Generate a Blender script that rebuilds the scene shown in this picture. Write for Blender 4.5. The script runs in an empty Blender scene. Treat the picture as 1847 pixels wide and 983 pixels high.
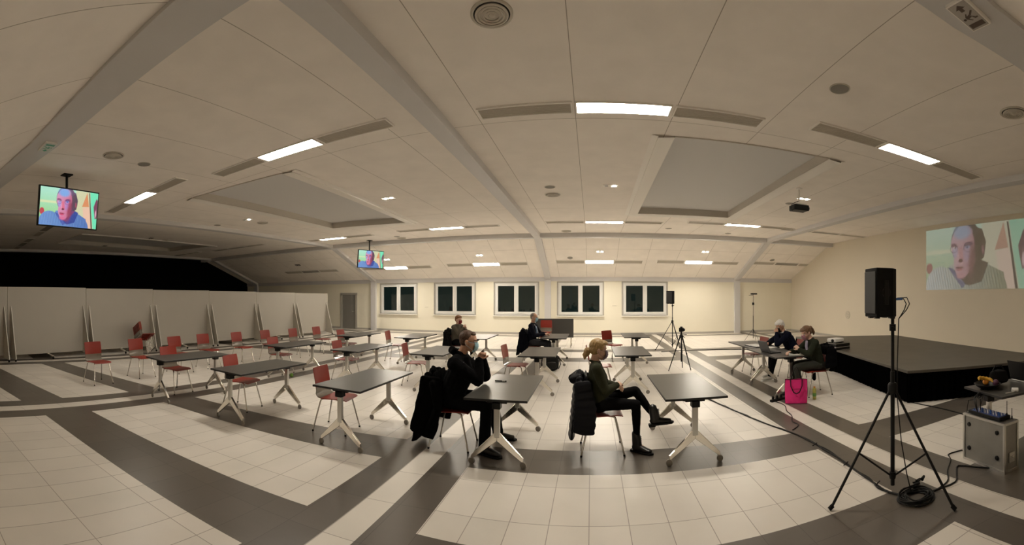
import bpy, bmesh, math, random
import numpy as np
from mathutils import Vector, Matrix, noise
from mathutils.geometry import delaunay_2d_cdt

random.seed(7)
C = bpy.context.scene.collection
PI = math.pi
V3 = Vector

# ------------------------------------------------------------------ helpers
class MB:
    """collects simple shapes and links them as ONE mesh object"""
    def __init__(s): s.v = []; s.f = []; s.m = []; s.uv = {}
    def add(s, vs, fs, mi=0):
        b = len(s.v); s.v += [tuple(p) for p in vs]
        s.f += [tuple(i + b for i in f) for f in fs]; s.m += [mi] * len(fs); return b
    def bb(s, lo, hi, mi=0, M=None):
        x0, y0, z0 = lo; x1, y1, z1 = hi
        vs = [(x0,y0,z0),(x1,y0,z0),(x1,y1,z0),(x0,y1,z0),(x0,y0,z1),(x1,y0,z1),(x1,y1,z1),(x0,y1,z1)]
        if M: vs = [M @ V3(p) for p in vs]
        s.add(vs, [(3,2,1,0),(4,5,6,7),(0,1,5,4),(1,2,6,5),(2,3,7,6),(3,0,4,7)], mi)
    def quad(s, a, b, c, d, mi=0): s.add([a,b,c,d], [(0,1,2,3)], mi)
    def bar(s, p0, p1, w, h, up=(0,0,1), mi=0):
        p0, p1 = V3(p0), V3(p1); t = (p1-p0).normalized(); u = V3(up)
        a = t.cross(u)
        if a.length < 1e-5: a = t.cross(V3((0,1,0)))
        a.normalize(); b = a.cross(t)
        vs = []
        for p in (p0, p1):
            for sx, sy in ((-1,-1),(1,-1),(1,1),(-1,1)): vs.append(p + a*(sx*w/2) + b*(sy*h/2))
        s.add(vs, [(3,2,1,0),(4,5,6,7),(0,1,5,4),(1,2,6,5),(2,3,7,6),(3,0,4,7)], mi)
    def tube(s, pts, r, seg=8, mi=0, caps=True):
        pts = [V3(p) for p in pts]; n = len(pts)
        rs = r if isinstance(r, (list, tuple)) else [r]*n
        a = None; vs = []; fs = []
        for i, p in enumerate(pts):
            t = (pts[min(i+1,n-1)] - pts[max(i-1,0)]).normalized()
            if a is None:
                a = t.cross(V3((0,0,1)))
                if a.length < .05: a = t.cross(V3((0,1,0)))
            a = (a - t*a.dot(t)).normalized(); b = t.cross(a)
            for k in range(seg):
                q = 2*PI*k/seg; vs.append(p + (a*math.cos(q) + b*math.sin(q))*rs[i])
        for i in range(n-1):
            for k in range(seg):
                k2 = (k+1) % seg; fs.append((i*seg+k, i*seg+k2, (i+1)*seg+k2, (i+1)*seg+k))
        if caps: fs += [tuple(range(seg))[::-1], tuple((n-1)*seg+k for k in range(seg))]
        s.add(vs, fs, mi)
    def lathe(s, prof, org=(0,0,0), axis=(0,0,1), seg=24, mi=0):
        ax = V3(axis).normalized(); a = ax.orthogonal().normalized(); b = ax.cross(a); o = V3(org)
        vs = []; fs = []; n = len(prof)
        for r, h in prof:
            for k in range(seg):
                q = 2*PI*k/seg; vs.append(o + ax*h + (a*math.cos(q)+b*math.sin(q))*max(r,1e-4))
        for i in range(n-1):
            for k in range(seg):
                k2 = (k+1) % seg; fs.append((i*seg+k, i*seg+k2, (i+1)*seg+k2, (i+1)*seg+k))
        fs += [tuple(range(seg))[::-1], tuple((n-1)*seg+k for k in range(seg))]
        s.add(vs, fs, mi)
    def ell(s, c, r, M=None, seg=14, rings=9, mi=0):
        c = V3(c); vs = []; fs = []
        for i in range(rings+1):
            ph = PI*i/rings
            for k in range(seg):
                q = 2*PI*k/seg
                p = V3((max(math.sin(ph),.02)*math.cos(q)*r[0], max(math.sin(ph),.02)*math.sin(q)*r[1], math.cos(ph)*r[2]))
                if M: p = M @ p
                vs.append(c + p)
        for i in range(rings):
            for k in range(seg):
                k2 = (k+1) % seg; fs.append((i*seg+k, (i+1)*seg+k, (i+1)*seg+k2, i*seg+k2))
        fs += [tuple(range(seg)), tuple(rings*seg+k for k in range(seg))[::-1]]
        s.add(vs, fs, mi)
    def sweep(s, pts, rads, side=(0,1,0), seg=14, mi=0):
        """round-ended body along pts; rads = list of (half width along side, half depth)"""
        pts = [V3(p) for p in pts]; rads = [(r, r) if not isinstance(r, tuple) else r for r in rads]
        P = []; R = []
        t0 = (pts[1]-pts[0]).normalized(); t1 = (pts[-1]-pts[-2]).normalized()
        for k in (0, .5, .85):
            e = min(rads[0]); P.append(pts[0]-t0*e*(1-k)); q = math.sqrt(max(1-(1-k)**2, .01)); R.append((rads[0][0]*q, rads[0][1]*q))
        P += pts; R += rads
        for k in (.15, .5, 1):
            e = min(rads[-1]); P.append(pts[-1]+t1*e*k); q = math.sqrt(max(1-k*k, .01)); R.append((rads[-1][0]*q, rads[-1][1]*q))
        n = len(P); vs = []; fs = []
        for i, p in enumerate(P):
            t = (P[min(i+1,n-1)] - P[max(i-1,0)]).normalized(); sd = V3(side)
            a = sd - t*sd.dot(t)
            if a.length < .05: a = t.orthogonal()
            a.normalize(); b = t.cross(a)
            for k in range(seg):
                q = 2*PI*k/seg; vs.append(p + a*(math.cos(q)*R[i][0]) + b*(math.sin(q)*R[i][1]))
        for i in range(n-1):
            for k in range(seg):
                k2 = (k+1) % seg; fs.append((i*seg+k, i*seg+k2, (i+1)*seg+k2, (i+1)*seg+k))
        fs += [tuple(range(seg))[::-1], tuple((n-1)*seg+k for k in range(seg))]
        s.add(vs, fs, mi)
    def prism(s, poly, h, M=None, mi=0):
        """2D polygon (x,y) extruded from z=0 to z=h, then transformed"""
        n = len(poly); vs = [V3((x,y,0)) for x,y in poly] + [V3((x,y,h)) for x,y in poly]
        if M: vs = [M @ p for p in vs]
        fs = [tuple(range(n))[::-1], tuple(range(n,2*n))] + [(i,(i+1)%n,n+(i+1)%n,n+i) for i in range(n)]
        s.add(vs, fs, mi)
    def mesh(s, name, mats, smooth=None):
        me = bpy.data.meshes.new(name); me.from_pydata(s.v, [], s.f)
        for m in (mats if isinstance(mats, (list, tuple)) else [mats]): me.materials.append(m)
        if any(s.m): me.polygons.foreach_set('material_index', s.m)
        me.validate(); bm = bmesh.new(); bm.from_mesh(me)
        bmesh.ops.recalc_face_normals(bm, faces=bm.faces); bm.to_mesh(me); bm.free()
        if smooth is not None:
            me.shade_smooth(); me.set_sharp_from_angle(angle=math.radians(smooth))
        return me
    def build(s, name, mats, parent=None, smooth=35, bevel=0, loc=None, rotz=0):
        o = bpy.data.objects.new(name, s.mesh(name, mats, smooth)); C.objects.link(o)
        if parent: o.parent = parent
        if loc: o.location = loc
        if rotz: o.rotation_euler = (0,0,rotz)
        if bevel:
            b = o.modifiers.new('bevel', 'BEVEL'); b.width = bevel; b.segments = 2; b.limit_method = 'ANGLE'; b.angle_limit = math.radians(40)
        return o

def tag(o, label=None, cat=None, group=None, kind=None):
    for k, v in (('label',label),('category',cat),('group',group),('kind',kind)):
        if v: o[k] = v
    return o
def thing(name, label, cat, loc=(0,0,0), rotz=0, group=None):
    o = bpy.data.objects.new(name, None); C.objects.link(o); o.empty_display_size = .1
    o.location = loc; o.rotation_euler = (0,0,rotz); return tag(o, label, cat, group)
def struct(o): o['kind'] = 'structure'; return o
def dup(root, loc, rotz, label=None, group=None):
    r = root.copy(); C.objects.link(r); r.location = loc; r.rotation_euler = (0,0,rotz)
    if label: r['label'] = label
    if group: r['group'] = group
    for ch in list(root.children):
        c = ch.copy(); C.objects.link(c); c.parent = r
        for g in list(ch.children):
            d = g.copy(); C.objects.link(d); d.parent = c
    return r

def lin(c): c /= 255.; return c/12.92 if c <= .04045 else ((c+.055)/1.055)**2.4
def rgb(r, g, b): return (lin(r), lin(g), lin(b), 1)
def mat(name, col, rough=.5, metal=0, spec=.5, noise_amt=0, scale=8, bump=0, emit=None, estr=0, trans=0, coat=0, stretch=None):
    m = bpy.data.materials.new(name); m.use_nodes = True; nt = m.node_tree; b = nt.nodes['Principled BSDF']
    b.inputs['Base Color'].default_value = col; b.inputs['Roughness'].default_value = rough
    b.inputs['Metallic'].default_value = metal; b.inputs['Specular IOR Level'].default_value = spec
    b.inputs['Transmission Weight'].default_value = trans; b.inputs['Coat Weight'].default_value = coat
    if emit: b.inputs['Emission Color'].default_value = emit; b.inputs['Emission Strength'].default_value = estr
    if noise_amt or bump:
        tc = nt.nodes.new('ShaderNodeTexCoord'); n = nt.nodes.new('ShaderNodeTexNoise'); n.inputs['Scale'].default_value = scale; n.inputs['Detail'].default_value = 4
        mp = nt.nodes.new('ShaderNodeMapping'); nt.links.new(tc.outputs['Object'], mp.inputs[0]); nt.links.new(mp.outputs[0], n.inputs['Vector'])
        if stretch: mp.inputs['Scale'].default_value = stretch
        if noise_amt:
            r = nt.nodes.new('ShaderNodeMix'); r.data_type = 'RGBA'; r.blend_type = 'MIX'
            r.inputs[6].default_value = [c*(1-noise_amt) for c in col[:3]]+[1]; r.inputs[7].default_value = [min(1,c*(1+noise_amt)) for c in col[:3]]+[1]
            nt.links.new(n.outputs['Fac'], r.inputs[0]); nt.links.new(r.outputs[2], b.inputs['Base Color'])
        if bump:
            bp = nt.nodes.new('ShaderNodeBump'); bp.inputs['Strength'].default_value = bump; bp.inputs['Distance'].default_value = .01
            nt.links.new(n.outputs['Fac'], bp.inputs['Height']); nt.links.new(bp.outputs[0], b.inputs['Normal'])
    return m

def tiled(name, col, joint, w, h, rough, mortar, var=.06, ox=0, oy=0, uv=True, streak=None, rowoff=0, spec=.5):
    """tiles laid on the surface's own coordinates"""
    m = bpy.data.materials.new(name); m.use_nodes = True; nt = m.node_tree; b = nt.nodes['Principled BSDF']
    tc = nt.nodes.new('ShaderNodeTexCoord'); mp = nt.nodes.new('ShaderNodeMapping'); mp.inputs['Location'].default_value = (ox, oy, 0)
    nt.links.new(tc.outputs['UV' if uv else 'Object'], mp.inputs[0])
    br = nt.nodes.new('ShaderNodeTexBrick'); br.offset = rowoff; br.squash = 1; br.inputs['Scale'].default_value = 1
    br.inputs['Brick Width'].default_value = w; br.inputs['Row Height'].default_value = h; br.inputs['Mortar Size'].default_value = mortar; br.inputs['Mortar Smooth'].default_value = .2
    br.inputs['Color1'].default_value = [c*(1-var) for c in col[:3]]+[1]; br.inputs['Color2'].default_value = [min(1,c*(1+var)) for c in col[:3]]+[1]
    br.inputs['Mortar'].default_value = joint
    nt.links.new(mp.outputs[0], br.inputs['Vector'])
    n = nt.nodes.new('ShaderNodeTexNoise'); n.inputs['Scale'].default_value = 2.2; n.inputs['Detail'].default_value = 6
    m2 = nt.nodes.new('ShaderNodeMapping'); m2.inputs['Scale'].default_value = streak or (1,1,1)
    nt.links.new(tc.outputs['UV' if uv else 'Object'], m2.inputs[0]); nt.links.new(m2.outputs[0], n.inputs['Vector'])
    rm = nt.nodes.new('ShaderNodeMapRange'); rm.inputs[1].default_value = .3; rm.inputs[2].default_value = .7; rm.inputs[3].default_value = .96; rm.inputs[4].default_value = 1.03
    nt.links.new(n.outputs['Fac'], rm.inputs[0])
    mx = nt.nodes.new('ShaderNodeMix'); mx.data_type = 'RGBA'; mx.blend_type = 'MULTIPLY'; mx.inputs[0].default_value = 1
    nt.links.new(br.outputs['Color'], mx.inputs[6]); nt.links.new(rm.outputs[0], mx.inputs[7]); nt.links.new(mx.outputs[2], b.inputs['Base Color'])
    rr = nt.nodes.new('ShaderNodeMapRange'); rr.inputs[3].default_value = rough*.85; rr.inputs[4].default_value = rough*1.2
    nt.links.new(n.outputs['Fac'], rr.inputs[0]); nt.links.new(rr.outputs[0], b.inputs['Roughness']); b.inputs['Specular IOR Level'].default_value = spec
    return m

# ------------------------------------------------------------------ materials
M = {}
M['tile_white'] = tiled('white_tile', (.71,.67,.61,1), (.34,.30,.27,1), .3175, .65, .36, .0035, .05, ox=.02, oy=0.0)
M['tile_dark'] = tiled('dark_tile', (.115,.10,.084,1), (.07,.06,.05,1), .3175, .65, .30, .003, .08, ox=.02, oy=0.0, streak=(1,9,1))
M['ceiling'] = tiled('ceiling_board', (.89,.84,.785,1), (.42,.38,.33,1), 1.335, 5.75, .85, .005, .01, ox=.22+1.335*30, oy=5.75*4, uv=False, spec=.2)
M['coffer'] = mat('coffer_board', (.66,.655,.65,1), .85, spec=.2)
M['trim_white'] = mat('painted_trim', (.86,.83,.78,1), .6)
M['beam'] = mat('grey_steel_paint', (.63,.62,.62,1), .55, noise_amt=.04, scale=2)
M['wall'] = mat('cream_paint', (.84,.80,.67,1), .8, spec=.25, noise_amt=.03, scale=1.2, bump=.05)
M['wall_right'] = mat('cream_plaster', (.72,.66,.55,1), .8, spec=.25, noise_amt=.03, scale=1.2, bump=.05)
M['black_wall'] = mat('black_end_wall', (.004,.004,.004,1), .95, spec=.05)  # flat near-black base over the whole left end wall
M['skirt'] = mat('grey_skirting', (.42,.40,.36,1), .5)
M['pvc'] = mat('white_window_plastic', (.78,.78,.76,1), .35)
M['door'] = mat('grey_door_paint', (.24,.23,.21,1), .5)
M['table'] = mat('dark_grey_laminate', (.062,.060,.054,1), .32, noise_amt=.12, scale=30, bump=.02)
M['tedge'] = mat('black_edge', (.012,.012,.012,1), .4)
M['black'] = mat('black_plastic', (.006,.006,.006,1), .45, spec=.25)
M['blackmat'] = mat('black_matt', (.005,.005,.005,1), .75, spec=.2)
M['alu'] = mat('satin_aluminium', (.62,.61,.58,1), .33, metal=1)
M['polish'] = mat('polished_aluminium', (.80,.77,.70,1), .16, metal=1)
M['chrome'] = mat('chrome_tube', (.66,.64,.60,1), .18, metal=1)
M['red'] = mat('red_stained_plywood', (.23,.021,.010,1), .36, noise_amt=.10, scale=14, stretch=(1,1,6), spec=.3)
M['lumbar'] = mat('dark_glossy_lower_back', (.16,.135,.105,1), .22, noise_amt=.12, scale=14, coat=.5)  # glossier grey-brown tone for the bend below the red backrest
M['caster'] = mat('caster_grey', (.22,.20,.17,1), .4)
M['grille'] = mat('grille_grey', (.58,.54,.48,1), .6)
M['speaker_grey'] = mat('ceiling_speaker_mesh', (.26,.245,.22,1), .7)
M['vent'] = mat('vent_paint', (.55,.51,.44,1), .5)
M['dark'] = mat('dark_gap', (.02,.018,.015,1), .8)
M['diffuser'] = mat('lit_diffuser', (.9,.9,.85,1), .5, emit=(1,.91,.775,1), estr=17)
M['diffuser_weak'] = mat('lit_diffuser_weak', (.9,.9,.85,1), .5, emit=(1,.91,.775,1), estr=8)
M['diffoff'] = mat('unlit_diffuser', (.30,.28,.25,1), .5)
M['bulb'] = mat('spot_lamp', (.9,.9,.85,1), .5, emit=(1,.9,.74,1), estr=45)
M['screenboard'] = mat('partition_board', (.37,.345,.30,1), .55, noise_amt=.03, scale=2)
M['fin'] = mat('partition_fin', (.42,.39,.33,1), .5)
M['stage'] = mat('stage_deck', (.085,.075,.06,1), .5, noise_amt=.25, scale=3, bump=.05)
M['skirtcloth'] = mat('black_stage_skirt', (.0018,.0018,.0018,1), 1, spec=.0)

def glass():
    m = bpy.data.materials.new('window_glass'); m.use_nodes = True; b = m.node_tree.nodes['Principled BSDF']
    b.inputs['Base Color'].default_value = (.85,.95,.92,1); b.inputs['Roughness'].default_value = .02
    b.inputs['Transmission Weight'].default_value = 1; b.inputs['IOR'].default_value = 1.5
    return m
M['glass'] = glass()

# ------------------------------------------------------------------ the room
YF, YN, XL, XR = 20.0, -1.9, -22.0, 10.5     # far and near wall, dark end wall, screen wall
ZC, ZE = 4.30, 2.79                           # flat ceiling, eaves
Y1, Y0 = 16.0, 2.15                           # where the flat ceiling turns into the slopes

def lag(x):
    """the left bays of the hall are set out a little askew"""
    if x > -1.3: return 0 if x < 2.6 else -.06*min(1,(x-2.6))*3
    if x > -6.1: return .115*(x+1.3)
    if x > -11: return -.552 + .2*(x+6.1)
    return -1.53
def fade(y): return max(0, min(1, (19.5-y)/6))
def askew(x, y): return y + lag(x)*fade(y)

def fill_holes(outer, holes, tr, mb, mi=0):
    """planar polygon with polygonal holes; tr maps (u,v) to space"""
    pts = []; edges = []
    for loop in [outer]+holes:
        b = len(pts); n = len(loop); pts += [Vector(p) for p in loop]; edges += [(b+i, b+(i+1)%n) for i in range(n)]
    vs, es, fs, *_ = delaunay_2d_cdt(pts, edges, [], 0, 1e-5)
    def inside(p, poly):
        c = False; n = len(poly)
        for i in range(n):
            (x1,y1),(x2,y2) = poly[i], poly[(i+1)%n]
            if (y1 > p[1]) != (y2 > p[1]) and p[0] < (x2-x1)*(p[1]-y1)/(y2-y1)+x1: c = not c
        return c
    keep = []
    for f in fs:
        cx = sum(vs[i][0] for i in f)/len(f); cy = sum(vs[i][1] for i in f)/len(f)
        if inside((cx,cy), outer) and not any(inside((cx,cy), h) for h in holes): keep.append(tuple(f))
    mb.add([tr(p[0],p[1]) for p in vs], keep, mi)

# floor: white tile fields between double bands of dark tile with a white stripe
def build_floor():
    mod = 4.83
    xs = {}
    for k in range(-5, 3):
        b = -1.30 + k*mod
        for d in (-.97, -.63, -.36, 0): xs[round(b+d,3)] = 1
    cuts = sorted(xs)
    ycut = []
    for k in (-1, 0, 1):
        b = 2.12 + 9.48*k
        ycut += [b, b+.75, b+2.07, b+2.73]
    ycut = [y for y in sorted(ycut) if YN < y < 17] + [18.9, 19.35]
    def kindx(x):
        r = ((x + 1.30) % mod)
        if r < mod-.97: return 'f'
        return 's' if mod-.63 < r < mod-.36 else 'b'
    def kindy(y):
        if y > 19.35: return 'f'
        if y > 18.9: return 'b'
        r = (y - 2.12) % 9.48
        return 'b' if r < .75 or 2.07 < r < 2.73 else 'f'
    fx = sorted(set([XL-4]+cuts+[XR]+[round(XL+i*.6,3) for i in range(int((XR-XL)/.6)+1)])); fx = [x for x in fx if XL-4 <= x <= XR]
    fy = sorted(set([YN]+ycut+[YF]+[round(i*1.3,3) for i in range(-1,16)])); fy = [y for y in fy if YN <= y <= YF]
    mb = MB(); vs = []; uv = []
    for y in fy:
        for x in fx: vs.append((x, max(YN, min(YF, askew(x,y) if y > YN+.01 else YN-1.6)), 0)); uv.append((x,y))
    nx = len(fx); fs = []; ms = []
    for j in range(len(fy)-1):
        for i in range(nx-1):
            cx, cy = (fx[i]+fx[i+1])/2, (fy[j]+fy[j+1])/2; kx, ky = kindx(cx), kindy(cy)
            white = kx == 's' or (kx == 'f' and ky == 'f')
            fs.append((j*nx+i, j*nx+i+1, (j+1)*nx+i+1, (j+1)*nx+i)); ms.append(0 if white else 1)
    me = bpy.data.meshes.new('floor'); me.from_pydata(vs, [], fs); me.materials.append(M['tile_white']); me.materials.append(M['tile_dark'])
    me.polygons.foreach_set('material_index', ms); ul = me.uv_layers.new(name='lay')
    for l in me.loops: ul.data[l.index].uv = uv[l.vertex_index]
    o = bpy.data.objects.new('floor', me); C.objects.link(o); return struct(o)
build_floor()

COFFERS = [[(1.28,6.25),(4.02,6.2),(4.15,12.1),(1.36,12.1)], [(-8.45,5.85),(-5.62,6.05),(-5.95,12.3),(-8.65,11.95)], [(-18.2,5.2),(-15.4,5.3),(-15.9,12.0),(-18.9,11.6)]]
def build_ceiling():
    mb = MB()
    xs = [XL-4+i*.9 for i in range(int((XR-XL+4)/.9)+1)]+[XR]
    near = [(x, Y0+lag(x)) for x in xs]
    outer = [(XL-4,Y1),] + near + [(XR,Y1)]
    fill_holes(outer, COFFERS, lambda u,v:(u,v,ZC), mb)
    mb.quad((XL-4,Y1,ZC),(XR,Y1,ZC),(XR,YF,ZE),(XL-4,YF,ZE))
    for i in range(len(near)-1):
        a, b = near[i], near[i+1]
        mb.quad((a[0],a[1],ZC),(b[0],b[1],ZC),(b[0],YN,ZE),(a[0],YN,ZE))
    # roof deck above, so nothing shines through
    mb.bb((XL-4,YN,ZC+.45),(XR,YF,ZC+.6))
    return struct(mb.build('ceiling', M['ceiling'], smooth=None))
build_ceiling()
def offset_quad(q, d):
    cx = sum(p[0] for p in q)/4; cy = sum(p[1] for p in q)/4
    return [(x+math.copysign(d,x-cx), y+(d if y > cy else 0)) for x,y in q]
for n, q in enumerate(COFFERS):
    mb = MB(); z2 = ZC+.17
    mb.add([(x,y,z2) for x,y in q], [(0,1,2,3)], 0)
    for i in range(4):
        a, b = q[i], q[(i+1)%4]; mb.quad((a[0],a[1],ZC-.02),(b[0],b[1],ZC-.02),(b[0],b[1],z2),(a[0],a[1],z2), 2)
    o1, o2 = offset_quad(q, .26), offset_quad(q, .36)
    for i in (1,2,3):
        a,b,c,d = q[i], q[(i+1)%4], o1[(i+1)%4], o1[i]
        mb.quad((a[0],a[1],ZC-.025),(b[0],b[1],ZC-.025),(c[0],c[1],ZC-.045),(d[0],d[1],ZC-.045), 1)
        e,f = o2[(i+1)%4], o2[i]
        mb.quad((d[0],d[1],ZC-.045),(c[0],c[1],ZC-.045),(c[0],c[1],ZC-.02),(d[0],d[1],ZC-.02), 1)
        mb.quad((d[0],d[1],ZC-.02),(c[0],c[1],ZC-.02),(e[0],e[1],ZC-.004),(f[0],f[1],ZC-.004), 1)
    struct(mb.build('ceiling_recess', [M['coffer'], M['trim_white'], M['grille']], smooth=None))

# frames: a beam across the flat ceiling, down both slopes and a pillar at the far wall
for x in (-21.0, -11.6, -2.12, 7.32):
    mb = MB(); w = .28
    ya = Y0 + lag(x)
    mb.bb((x-w/2, ya, ZC-.13),(x+w/2, Y1+.05, ZC+.02))
    for (yy0, zz0, yy1, zz1) in ((Y1, ZC-.13, YF-.02, ZE-.13), (ya, ZC-.13, YN+.02, ZE-.13)):
        vs = [(x-w/2,yy0,zz0),(x+w/2,yy0,zz0),(x+w/2,yy1,zz1),(x-w/2,yy1,zz1),(x-w/2,yy0,zz0+.16),(x+w/2,yy0,zz0+.16),(x+w/2,yy1,zz1+.16),(x-w/2,yy1,zz1+.16)]
        mb.add(vs, [(3,2,1,0),(4,5,6,7),(0,1,5,4),(1,2,6,5),(2,3,7,6),(3,0,4,7)])
    struct(mb.build('ceiling_beam', M['beam'], smooth=None))
    mb = MB(); mb.bb((x-.15, YF-.16, 0),(x+.15, YF+.01, ZE-.1)); mb.bb((x-.15, YN-.01, 0),(x+.15, YN+.16, ZE-.1))
    struct(mb.build('pillar', M['beam'], smooth=None))
# purlins where flat meets slope, and the eaves rail
xb = [-26, -21.14, -20.86, -11.74, -11.46, -2.26, -1.98, 7.18, 7.46, XR]
mb = MB()
for i in range(0, len(xb)-1, 2): mb.bb((xb[i], Y1-.14, ZC-.17),(xb[i+1], Y1+.16, ZC))
struct(mb.build('ceiling_beam', M['beam'], smooth=None))
mb = MB(); xs = [XL-4+i*.9 for i in range(int((XR-XL+4)/.9)+1)]+[XR]
for a, b in zip(xs, xs[1:]):
    p, q = lag(a)+1.93, lag(b)+1.93
    vs = [(a,p,ZC-.125),(b,q,ZC-.125),(b,q+.43,ZC-.125),(a,p+.43,ZC-.125),(a,p,ZC+.04),(b,q,ZC+.04),(b,q+.43,ZC+.04),(a,p+.43,ZC+.04)]
    mb.add(vs, [(3,2,1,0),(4,5,6,7),(0,1,5,4),(2,3,7,6)])
struct(mb.build('ceiling_beam', M['beam'], smooth=None))
mb = MB(); mb.bb((XL-4, YF-.05, 2.60),(XR, YF+.02, ZE+.02)); struct(mb.build('trim_far_eaves', M['beam'], smooth=None))

# far wall with five windows and a door
WIN = [-10.10, -6.89, -3.69, -.54, 2.60]; WW = 1.08; WZ0, WZ1 = .93, 2.54; DOOR = (-13.85,-12.8)
mb = MB()
holes = [[(x-WW,WZ0),(x+WW,WZ0),(x+WW,WZ1),(x-WW,WZ1)] for x in WIN]
holes.append([(DOOR[0],0.001),(DOOR[1],.001),(DOOR[1],2.02),(DOOR[0],2.02)])
fill_holes([(XL-4,0),(XR,0),(XR,ZC+.3),(XL-4,ZC+.3)], holes, lambda u,v:(u,YF,v), mb)
for h in holes:
    for i in range(4):
        a, b = h[i], h[(i+1)%4]; mb.quad((a[0],YF,a[1]),(b[0],YF,b[1]),(b[0],YF+.28,b[1]),(a[0],YF+.28,a[1]))
struct(mb.build('wall_far', M['wall'], smooth=None))
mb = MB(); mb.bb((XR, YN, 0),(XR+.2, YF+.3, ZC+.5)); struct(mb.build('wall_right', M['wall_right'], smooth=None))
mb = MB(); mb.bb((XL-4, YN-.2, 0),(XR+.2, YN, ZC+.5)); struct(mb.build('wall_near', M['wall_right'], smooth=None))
mb = MB(); mb.bb((XL-.2, YN, 0),(XL, YF, ZC+.5)); struct(mb.build('wall_left', M['black_wall'], smooth=None))
mb = MB(); mb.bb((XL, YF-.03, .0),(DOOR[0]-.07, YF, .10)); mb.bb((DOOR[1]+.07, YF-.03, 0),(XR, YF, .10)); struct(mb.build('baseboard_far', M['skirt'], smooth=None))
mb = MB(); mb.bb((XR-.03, YN, .0),(XR, YF, .10)); struct(mb.build('baseboard_right', M['skirt'], smooth=None))

for n, x in enumerate(WIN):
    f = MB(); y = YF+.03
    f.bb((x-WW, y, WZ0+.02),(x-WW+.09, y+.08, WZ1)); f.bb((x+WW-.09, y, WZ0+.02),(x+WW, y+.08, WZ1))
    f.bb((x-WW+.09, y, WZ1-.09),(x+WW-.09, y+.08, WZ1)); f.bb((x-WW+.09, y, WZ0+.02),(x+WW-.09, y+.08, WZ0+.11)); f.bb((x-.05, y, WZ0+.11),(x+.05, y+.08, WZ1-.09))
    for s in (-1, 1):   # opening sashes
        xa, xc = (x-WW+.07, x-.02) if s < 0 else (x+.02, x+WW-.07)
        za, zc = WZ0+.09, WZ1-.07; t = .085; yy = y-.02
        f.bb((xa,yy,za),(xa+t,y+.05,zc)); f.bb((xc-t,yy,za),(xc,y+.05,zc)); f.bb((xa+t,yy,zc-t),(xc-t,y+.05,zc)); f.bb((xa+t,yy,za),(xc-t,y+.05,za+t))
    wf = f.build('window_%d' % (n+1), M['pvc'], bevel=.006); struct(wf)
    g = MB()
    for s in (-1, 1):
        xa, xc = (x-WW+.15, x-.10) if s < 0 else (x+.10, x+WW-.15)
        g.bb((xa, y+.012, WZ0+.17),(xc, y+.024, WZ1-.15))
    g.build('pane', M['glass'], wf)
    h = MB(); h.bb((x-.035, y-.045, 1.62),(x-.015, y-.02, 1.74)); h.build('window_handle', M['pvc'], wf)
    s_ = MB(); s_.bb((x-WW-.07, YF-.10, WZ0-.05),(x+WW+.07, YF+.10, WZ0)); s_.build('window_sill', M['trim_white'], wf, bevel=.008)
    r_ = MB()
    for a, b in (((x-WW-.06,YF-.015,WZ0),(x-WW,YF+.02,WZ1+.05)),((x+WW,YF-.015,WZ0),(x+WW+.06,YF+.02,WZ1+.05)),((x-WW,YF-.015,WZ1),(x+WW,YF+.02,WZ1+.05))): r_.bb(a,b)
    r_.build('window_surround', M['skirt'], wf)
d = MB(); d.bb((DOOR[0]+.06, YF+.02, 0.01),(DOOR[1]-.06, YF+.07, 1.96)); dl = struct(d.build('door_1', M['door'], bevel=.004))
d = MB(); d.bb((DOOR[0]-.06,YF-.03,0),(DOOR[0]+.06,YF+.1,2.02)); d.bb((DOOR[1]-.06,YF-.03,0),(DOOR[1]+.06,YF+.1,2.02)); d.bb((DOOR[0]-.06,YF-.03,1.96),(DOOR[1]+.06,YF+.1,2.08))
d.build('door_frame', M['skirt'], dl)
d = MB(); d.tube([(DOOR[1]-.15,YF+.02,1.0),(DOOR[1]-.15,YF-.04,1.0),(DOOR[1]-.28,YF-.04,1.0)], .011); d.build('door_handle', M['alu'], dl)

# night outside: ground and a dark house front beyond the glass
mb = MB(); mb.bb((-40, YF+.4, -3.2),(30, 60, -3.0)); struct(mb.build('ground_outside', mat('night_ground',(.02,.02,.02,1),.9), smooth=None))

# ------------------------------------------------------------------ ceiling strips
def on_slope(y): return ZC-(y-Y1)*(ZC-ZE)/(YF-Y1)
def strip(x, y, lit, label, slope=False, cat='ceiling light', group=None, w=1.25):
    a = -math.atan((ZC-ZE)/(YF-Y1)) if slope else 0
    z = on_slope(y) if slope else ZC
    t = thing('light_strip', label, cat, (x,y,z), 0, group); t.rotation_euler = (a,0,0)
    hw = .135
    f = MB()
    for xa, xc in ((-.63-1.30,-.67),(-.63,.63),(.67,.63+1.30)):
        f.bb((xa,-hw-.02,-.022),(xc,-hw,.0)); f.bb((xa,hw,-.022),(xc,hw+.02,.0)); f.bb((xa,-hw,-.022),(xa+.02,hw,.0)); f.bb((xc-.02,-hw,-.022),(xc,hw,.0))
    f.build('frame', M['trim_white'], t)
    for xa, xc in ((-1.91,-.69),(.69,1.91)):
        g = MB(); g.bb((xa,-hw,-.010),(xc,hw,-.002),0)
        n = 9
        for k in range(n): yy = -hw+.015+(2*hw-.03)*k/(n-1); g.bb((xa,yy-.004,-.016),(xc,yy+.004,-.010),1)
        g.build('grille', [M['grille'], M['vent']], t, smooth=None)
    dfl = MB(); dfl.bb((-.61,-hw,-.014),(.61,hw,-.002)); dfl.build('diffuser', M['diffuser_weak'] if lit == 2 else M['diffuser'] if lit else M['diffoff'], t, smooth=None)
    return t
G1 = None
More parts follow.
